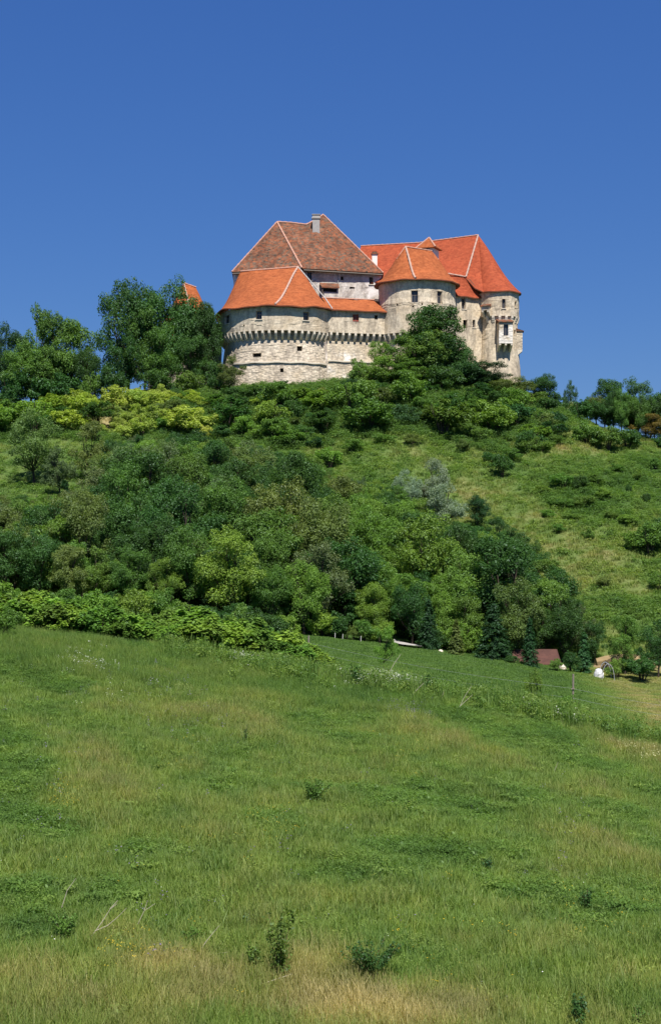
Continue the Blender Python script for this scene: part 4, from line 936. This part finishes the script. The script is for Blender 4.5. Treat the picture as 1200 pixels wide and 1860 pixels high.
# ---------------------------------------------------------------- grass: tufts placed on one mesh of points
def tuft(name, seed, n, h, spread, wid, lean=.35, mat=None, seed_head=False):
    rg = np.random.default_rng(seed); V = []; F = []
    for k in range(n):
        a = rg.uniform(0, 6.283); r = spread * math.sqrt(rg.random()); hh = h * rg.uniform(.5, 1.1); w = wid * rg.uniform(.7, 1.3)
        b = np.array([r * math.cos(a), r * math.sin(a), -.03]); d = rg.uniform(0, 6.283); l = hh * lean * rg.uniform(.2, 1.3)
        t_ = np.array([math.cos(d) * l, math.sin(d) * l, 0]); s = np.array([-math.sin(d + rg.normal() * .6), math.cos(d), 0]) * w
        i0 = len(V); V += [b - s, b + s, b + t_ * .35 + [0, 0, hh * .55] + s * .8, b + t_ * .35 + [0, 0, hh * .55] - s * .8, b + t_ + [0, 0, hh] + s * .15, b + t_ + [0, 0, hh] - s * .15]
        F += [(i0, i0 + 1, i0 + 2, i0 + 3), (i0 + 3, i0 + 2, i0 + 4, i0 + 5)]
        if seed_head and rg.random() < .3:
            c = b + t_ + [0, 0, hh]; i0 = len(V); V += [c - s * 1.2, c + s * 1.2 + [0, 0, .02], c + [0, 0, hh * .16] + s * .6, c + [0, 0, hh * .16] - s * .6]; F.append((i0, i0 + 1, i0 + 2, i0 + 3))
    me = np_mesh(name, np.array(V, float), np.array(F), mat or M['grass']); return bpy.data.objects.new(name, me)
def weed(name, seed, n, h, spread, leaf, mat=None, up=.8):
    rg = np.random.default_rng(seed); C = np.stack([rg.normal(size=n) * spread * .5, rg.normal(size=n) * spread * .5, rg.random(n) ** .8 * h], 1); N = np.stack([C[:, 0], C[:, 1], np.full(n, .3)], 1) / (spread)
    V, F = leaves(C, N, leaf, .5, up, .8, rg); return bpy.data.objects.new(name, np_mesh(name, V, F, mat or M['grass']))
def scatter(name, X, Y, rot, sca, tint, srcs, idx, label=None, zoff=0):
    Z = ground_z(X, Y) + zoff; me = bpy.data.meshes.new(name); me.vertices.add(len(X)); me.vertices.foreach_set('co', np.stack([X, Y, Z], 1).astype(np.float32).ravel())
    for nm, arr, ty in (('rotz', rot, 'FLOAT'), ('sca', sca, 'FLOAT'), ('tint', tint, 'FLOAT')):
        a = me.attributes.new(nm, ty, 'POINT'); a.data.foreach_set('value', np.asarray(arr, np.float32))
    a = me.attributes.new('idx', 'INT', 'POINT'); a.data.foreach_set('value', np.asarray(idx, np.int32))
    o = link(name, me); ng = bpy.data.node_groups.new(name + '_nodes', 'GeometryNodeTree')
    ng.interface.new_socket('Geometry', in_out='INPUT', socket_type='NodeSocketGeometry'); ng.interface.new_socket('Geometry', in_out='OUTPUT', socket_type='NodeSocketGeometry')
    N = ng.nodes; Lk = ng.links; gi = N.new('NodeGroupInput'); go = N.new('NodeGroupOutput'); ip = N.new('GeometryNodeInstanceOnPoints'); g2 = N.new('GeometryNodeGeometryToInstance')
    for s in reversed(srcs):
        ob = N.new('GeometryNodeObjectInfo'); ob.inputs['Object'].default_value = s; Lk.new(ob.outputs['Geometry'], g2.inputs[0])
    def att(nm, ty):
        n = N.new('GeometryNodeInputNamedAttribute'); n.data_type = ty; n.inputs['Name'].default_value = nm; return n.outputs['Attribute']
    ip.inputs['Pick Instance'].default_value = True
    cx = N.new('ShaderNodeCombineXYZ'); Lk.new(att('rotz', 'FLOAT'), cx.inputs[2]); er_ = N.new('FunctionNodeEulerToRotation'); Lk.new(cx.outputs[0], er_.inputs[0])
    Lk.new(gi.outputs[0], ip.inputs['Points']); Lk.new(g2.outputs[0], ip.inputs['Instance']); Lk.new(att('idx', 'INT'), ip.inputs['Instance Index'])
    Lk.new(er_.outputs[0], ip.inputs['Rotation']); Lk.new(att('sca', 'FLOAT'), ip.inputs['Scale']); Lk.new(ip.outputs[0], go.inputs[0])
    md = o.modifiers.new('scatter', 'NODES'); md.node_group = ng
    tag(o, label, kind='stuff'); return o
def field(n, y0, y1, u0, u1, rg):
    """uniform over the ground between two depths, inside the wedge the place is seen in (with margin)"""
    Y = np.sqrt(rg.random(n) * (y1 ** 2 - y0 ** 2) + y0 ** 2); u = rg.uniform(u0, u1, n); return (u - 600) / 2500 * Y, Y, u
def near_field(n, y0, y1, side, rg):
    """even cover of the meadow, reaching well past both sides of the view"""
    Y = rg.uniform(y0, y1, n * 2); k = rg.random(n * 2) < (.25 * Y + side) / (.25 * y1 + side); Y = Y[k][:n]
    X = rg.uniform(-1, 1, len(Y)) * (.25 * Y + side); return X, Y, 600 + 2500 * X / Y
rg = np.random.default_rng(77)
short = [tuft('grass_tuft', s, 34, .18, .20, .0075, .8) for s in (1, 2, 3)]
tall = [tuft('tall_grass_tuft', s, 24, .36, .21, .006, .7, seed_head=True) for s in (4, 5, 6)]
weeds = [weed('weed_tuft', 7, 130, .20, .24, .045), weed('weed_tuft', 8, 160, .30, .27, .042), weed('broad_weed_tuft', 9, 40, .22, .22, .085, up=1.2)]
X, Y, u = near_field(135000, 17, 73.5, 9, rg)
v = 930 - ground_z(X, Y) / Y * 2500
tm = np.clip(tint_map(X, Y) + rg.normal(size=len(X)) * .06, 0.02, .98)
idx = rg.integers(0, 3, len(X))
tallp = np.clip((tint_map(X, Y) - .45) * 1.6 + .22 + .6 * (Y > 60) * (u < 800) + 0.6 * blob(u, v, 500, 1830, 900, 90), 0, .95)
it = rg.random(len(X)) < tallp; idx = np.where(it, 3 + idx, idx)
wp = np.clip((.38 - tint_map(X, Y)) * 1.5, .02, .45); iw = (rg.random(len(X)) < wp) & ~it; idx = np.where(iw, 6 + rg.integers(0, 3, len(X)), idx)
tm = np.where(iw, np.clip(tm, .08, .5), tm)
sc = rg.uniform(.7, 1.35, len(X)) * (0.8 + .5 * fbm(X, Y, 3, 17))
scatter('meadow_grass', X, Y, rg.uniform(0, 6.28, len(X)), sc, tm, short + tall + weeds, idx, 'tall uneven meadow grass with straw coloured and lush patches in the foreground')
# tall herbs along the crest
X, Y, u = field(5200, 61, 72.5, 300, 1330, rg); v = 930 - ground_z(X, Y) / Y * 2500
cr = np.interp(u, [300, 570, 740, 900, 1050, 1200, 1400], [70, 70, 68.5, 66.5, 63.5, 62, 62]); k_ = rg.random(len(X)) < np.exp(-((Y - cr + 1.0) / 2.4) ** 2) * np.clip(.25 + 1.2 * (vnoise(X, Y, 2.5, 91) - .35), .03, 1); X, Y, u = X[k_], Y[k_], u[k_]
herb = [weed('tall_herb', 51, 160, .85, .30, .085, up=.2), weed('tall_herb', 52, 130, .65, .34, .10, up=.4), tuft('tall_dry_grass', 53, 30, 1.0, .25, .012, .4, seed_head=True)]
scatter('tall_herbs', X, Y, rg.uniform(0, 6.28, len(X)), rg.uniform(.55, 1.25, len(X)), np.clip(.26 + .3 * (rg.random(len(X)) - .4), 0, 1), herb, rg.integers(0, 3, len(X)), 'tall grey green herbs and dry stalks along the upper edge of the meadow')
# mown field: short
X, Y, u = near_field(52000, 74.5, 116, 9, rg); k_ = u > 440; X, Y, u = X[k_], Y[k_], u[k_]
mow = [tuft('mown_tuft', s, 30, .10, .28, .012, .8) for s in (21, 22)]
scatter('mown_grass', X, Y, rg.uniform(0, 6.28, len(X)), rg.uniform(.7, 1.3, len(X)), np.clip(tint_map(X, Y) + rg.normal(size=len(X)) * .04, 0, 1), mow, rg.integers(0, 2, len(X)), 'short dark mown grass with drying hay at the right, behind the meadow')
# hillside
X, Y, u = field(72000, 118, 212, -300, 1550, rg)
keep = (u > 540) | (rg.random(len(X)) < .45); X, Y, u = X[keep], Y[keep], u[keep]
hb = [tuft('slope_tuft', s, 26, .34, .34, .022, .5) for s in (31, 32)] + [weed('slope_weed', 33, 70, .38, .5, .17), weed('slope_weed', 34, 80, .55, .6, .16)]
tmm = tint_map(X, Y); iw = rg.random(len(X)) < np.clip((.50 - tmm) * 2.0 + .08, .03, .8)
scatter('hillside_grass', X, Y, rg.uniform(0, 6.28, len(X)), rg.uniform(.6, 1.3, len(X)), np.clip(tmm + rg.normal(size=len(X)) * .06 - .05 * iw, 0, 1), hb, np.where(iw, 2, 0) + rg.integers(0, 2, len(X)), 'rough grass and low weeds covering the open castle hill')
# low scrub between the shrubs: under the thicket, on the wood floor and in bands on the open slope
X, Y, u = field(60000, 108, 205, -260, 1330, rg); v = 930 - ground_z(X, Y) / Y * 2500
th = (Y > 172) & (v < np.interp(u, *lowb) + 6 + 14 * (vnoise(X, Y, 5, 61) - .5)) & (u < 1035) & (blob(u, v, 235, 750, 80, 50) < .35) & (rg.random(len(X)) < .75)
wd = (Y > 118) & (Y < 170) & (u < np.interp(Y, [111, 122, 135, 150, 165, 172], [1040, 1015, 950, 760, 520, 430])) & ~((u < 200) & (Y > 152)) & (u > -200)
bd = (u > 640) & (Y > 122) & (fbm(X, Y, 7, 63) + .30 * blob(u, v, 1060, 890, 150, 45) + .45 * blob(u, v, 1090, 1112, 130, 24) + .25 * blob(u, v, 1170, 980, 80, 60) + .2 * blob(u, v, 1100, 790, 90, 30) - .25 * blob(u, v, 880, 900, 90, 60) > .745)
k_ = th | (wd & (rg.random(len(X)) < .6)) | (bd & (rg.random(len(X)) < .9)); small = (bd & ~th & ~wd)[k_]; X, Y, u = X[k_], Y[k_], u[k_]
sb = [weed('scrub', 61, 190, .8, .62, .16, up=.5), weed('scrub', 62, 170, 1.1, .7, .17, up=.4), weed('scrub', 63, 190, .65, .8, .15, up=.7)]
scatter('scrub', X, Y, rg.uniform(0, 6.28, len(X)), rg.uniform(.55, 1.45, len(X)) * np.where(small, .55, .8), np.clip(.03 + .20 * vnoise(X, Y, 6, 65) + rg.normal(size=len(X)) * .04 + .11 * small, 0, 1), sb, rg.integers(0, 3, len(X)), 'low green scrub and brambles filling the gaps between trees and shrubs on the hill')
# blossom
def dots(name, seed, n, h, spread, size, c):
    m = plain(name + '_petal', c, .8, var=.12); rg_ = np.random.default_rng(seed); C = np.stack([rg_.normal(size=n) * spread * .5, rg_.normal(size=n) * spread * .5, h * rg_.uniform(.75, 1.1, n)], 1)
    V, F = leaves(C, np.tile([0, 0, 1.0], (n, 1)), size, .9, 1.2, .7, rg_); return bpy.data.objects.new(name, np_mesh(name, V, F, m))
def flower_patch(name, patches, src, n, label, sc=1.0, zoff=0.0):
    X = []; Y = []
    for (px, Yc, sx, sy, k) in patches:
        m = int(n * k); yy = rg.normal(Yc, sy, m); X += list((px + rg.normal(0, sx, m) - 600) / 2500 * yy); Y += list(yy)
    X = np.array(X); Y = np.array(Y); scatter(name, X, Y, rg.uniform(0, 6.28, len(X)), rg.uniform(.6, 1.3, len(X)) * sc, np.full(len(X), .5), [src], np.zeros(len(X), int), label, zoff)
flower_patch('white_blossom', [(700, 68.6, 32, .9, 2.3), (745, 68.5, 22, .8, .3), (430, 69.5, 14, .5, .2), (470, 70, 10, .4, .12), (165, 62, 20, 1.8, .10), (120, 60.5, 40, 1.5, .05), (200, 56, 30, 2, .03), (1035, 62.0, 18, .9, .08), (980, 64, 22, 1.2, .06), (620, 66, 90, 2.0, .05)], dots('umbel', 1, 12, .62, .26, .036, (.60, .63, .52)), 260, 'clusters of small white flowers along the meadow\'s upper edge')
flower_patch('cream_blossom', [(1140, 57.5, 26, .5, 1), (1180, 56.5, 12, .4, .7)], dots('cream_umbel', 4, 9, .5, .26, .036, (.58, .56, .30)), 26, 'cream yellow flowers at the right edge of the meadow')
flower_patch('yellow_flowers', [(115, 41, 14, .8, 1), (480, 39, 28, 1.0, 1), (240, 29, 35, .6, 1.4), (330, 47, 20, 1, .6), (1090, 33, 60, 2, .8), (860, 29, 60, 1.5, .8), (760, 52, 40, 2, .6), (300, 35, 260, 6, 1)], dots('yellow_flower', 2, 5, .38, .16, .030, (.75, .50, .03)), 24, 'tiny yellow flowers scattered in the meadow grass')
flower_patch('purple_flowers', [(740, 60, 22, 1, 1.6), (280, 60, 60, 3, 1.4), (360, 52, 60, 3, 1), (450, 36, 200, 6, 1), (990, 42, 150, 6, .8), (60, 45, 60, 5, .8)], dots('purple_flower', 3, 9, .45, .14, .028, (.22, .13, .34)), 30, 'small purple flower spikes scattered in the meadow')
flower_patch('white_daisies', [(105, 29.5, 10, .4, .5), (700, 45, 60, 3, .5), (900, 32, 200, 5, 1.5), (300, 33, 200, 5, 1), (1000, 165, 70, 6, 3), (1080, 140, 80, 8, 2), (690, 187, 200, 5, 2)], dots('daisy', 5, 2, .34, .12, .026, (.66, .66, .6)), 10, 'single white flowers dotted over meadow and hillside')

# ---------------------------------------------------------------- foreground plants and dead wood
def leafy_sapling(name, px, Y, hpx, wpx, col, label, seed, n=900, leaf=.10, stems=6):
    rg_ = np.random.default_rng(seed); X = XX(px, Y); e = empty(name, (X, Y, gz(X, Y))); h = hpx * Y / 2500; w = wpx * Y / 2500 / 2; C = []; N = []; mb = MB()
    for k in range(stems):
        a = rg_.uniform(0, 6.28); tip = Vector((w * math.cos(a) * rg_.uniform(.3, 1), w * math.sin(a) * rg_.uniform(.3, 1), h * rg_.uniform(.65, 1) if k else h)); 
        if k == 0: tip.x = tip.y = 0.04
        mb.tube([(0, 0, -.05), Vector((tip.x * .35, tip.y * .35, tip.z * .5)), tip], [.014, .009, .004], 5)
        m = n // stems; t_ = rg_.uniform(.12, 1, m); base_ = np.outer(t_ ** 1.5, [tip.x, tip.y, 0]) + np.outer(t_, [0, 0, tip.z]); d = rg_.normal(size=(m, 3)) * leaf * 1.1 * (1.3 - t_[:, None] * .8); C.append(base_ + d); N.append(d / (np.linalg.norm(d, axis=1, keepdims=True) + 1e-6))
    V, F = leaves(np.concatenate(C), np.concatenate(N), leaf, .55, .5, .8, rg_, .3); c = link('foliage', np_mesh('foliage', V, F, M['leaf']), e); c.color = (*(G[col] if isinstance(col, str) else col), 1)
    mb.build('stem', M['stem'], e); tag(e, label, 'plant'); return e
leafy_sapling('sapling', 508, 28.2, 120, 90, (0.105, 0.17, 0.03), 'tall leafy sapling at the lower middle of the meadow', 1, 1100, .075, 7)
leafy_sapling('sapling', 462, 28.6, 55, 60, (0.10, 0.17, 0.03), 'smaller sapling just left of the tall leafy one', 2, 420, .07, 6)
leafy_sapling('dark_leafy_plant', 1053, 26.0, 66, 44, 'dark', 'dark glossy-leaved plant at the bottom edge of the photo', 3, 900, .055, 8)
leafy_sapling('dark_leafy_plant', 1158, 25.9, 40, 34, 'mid', 'small leafy plant at the bottom right corner', 4, 200, .05, 5)
leafy_sapling('weed_clump', 572, 43, 44, 70, 'mid', 'dark weed clump in the centre of the meadow', 5, 1500, .07, 14)
leafy_sapling('weed_clump', 1065, 34.0, 40, 46, 'dark', 'small dark weed clump at the right of the meadow', 6, 420, .055, 8)
leafy_sapling('weed_clump', 672, 27.9, 72, 125, 'dark', 'wide low weed clump above the straw coloured strip', 7, 4200, .05, 26)
leafy_sapling('weed_clump', 446, 51, 34, 14, 'dark', 'thin upright dark weed left of the centre', 8, 120, .05, 3)
leafy_sapling('weed_clump', 450, 31.5, 26, 22, 'blue', 'bluish green weed above the tall sapling', 9, 120, .05, 4)
leafy_sapling('weed_clump', 345, 30.5, 30, 60, 'mid', 'low weed clump left of the saplings', 10, 700, .045, 9)
leafy_sapling('weed_clump', 887, 37, 24, 34, 'blue', 'pale bluish weed right of the centre', 11, 260, .055, 6)
leafy_sapling('weed_clump', 645, 66.5, 44, 22, 'dark', 'upright dark weed left of the white blossom', 12, 320, .11, 4)
leafy_sapling('weed_clump', 775, 66, 42, 40, 'dark', 'dark weed right of the white blossom', 13, 500, .11, 6)
leafy_sapling('weed_clump', 115, 30.2, 46, 70, 'mid', 'weed clump right of the lower left corner of lush grass', 14, 1100, .055, 9)
def branch(name, pts_px, Y, rad, label, lift=0.0, cat='dead branch'):
    """polylines given as (px, py) with a depth offset, laid on the grass"""
    base_ = None; mb = MB()
    p0 = P(*pts_px[0][0][:2], Y); e = Vector((p0.x, p0.y, p0.z))
    for line in pts_px:
        q = [P(a[0], a[1], Y + (a[2] if len(a) > 2 else 0)) - e for a in line]; mb.tube(q, [rad * (1 - .6 * k / (len(q) - 1)) for k in range(len(q))], 5)
    o = mb.build(name, M['dead']); o.location = e; tag(o, label, cat)
GY = lambda px, py, ys=np.linspace(25.6, 69, 900): float(ys[np.argmin(np.abs(930 - ground_z(XX(px, ys), ys) / ys * 2500 - py))])
def br(pts, rad, label, **k): branch('dead_branch', pts, GY(*pts[0][0][:2]) - .25, rad, label, **k)
br([[(165, 1703), (185, 1676), (200, 1652), (212, 1643)], [(172, 1692), (195, 1682), (212, 1668), (230, 1650)], [(200, 1652), (214, 1636)]], .012, 'forked bleached dead branch at the lower left of the meadow')
br([[(112, 1650), (122, 1618), (138, 1596)]], .011, 'thin pale stalk above the forked dead branch')
br([[(250, 1680), (262, 1655), (282, 1642)], [(262, 1655), (268, 1636)]], .010, 'thin twiggy branch right of the forked dead branch')
br([[(358, 1735), (375, 1710), (398, 1682)], [(322, 1730), (345, 1724), (372, 1736), (415, 1730)]], .011, 'crossed dead twigs left of the tall sapling')
br([[(470, 1790), (500, 1780), (530, 1770)]], .012, 'grey stick lying in the straw coloured grass')
br([[(832, 1290), (842, 1268), (856, 1246)], [(834, 1284), (858, 1262)]], .014, 'dry leaning stalks right of the white blossom')
br([[(705, 1225), (716, 1205), (728, 1188)]], .018, 'dry leaning stalk beside the young tree on the field')
br([[(1010, 1392), (1014, 1402), (1017, 1418)]], .014, 'short dry stalk in the right half of the meadow')
br([[(745, 1272), (752, 1258), (770, 1240)], [(800, 1275), (806, 1255)]], .018, 'two dry stalks below the white blossom')
br([[(1005, 1405), (1013, 1385)]], .012, 'dry broken stalk beside the short one')

# lookalikes that ended up with one label: tell them apart by their place in the row
_by = {}
for o in COL.objects:
    if o.parent is None and 'label' in o.keys() and 'kind' not in o.keys(): _by.setdefault(o['label'], []).append(o)
for lab, os_ in _by.items():
    n = len(os_)
    if n < 2: continue
    os_.sort(key=lambda o: o.location.x / max(o.location.y, 1))
    if n > 8: continue
    words = ['second', 'third', 'fourth', 'fifth', 'sixth', 'seventh']
    names = {2: ['left', 'right'], 3: ['left', 'middle', 'right']}.get(n) or ['leftmost'] + [w_ + ' from left' for w_ in words[:n - 2]] + ['rightmost']
    for o, nm in zip(os_, names):
        if len(lab.split()) + len(nm.split()) <= 16: o['label'] = f'{nm} {lab}'
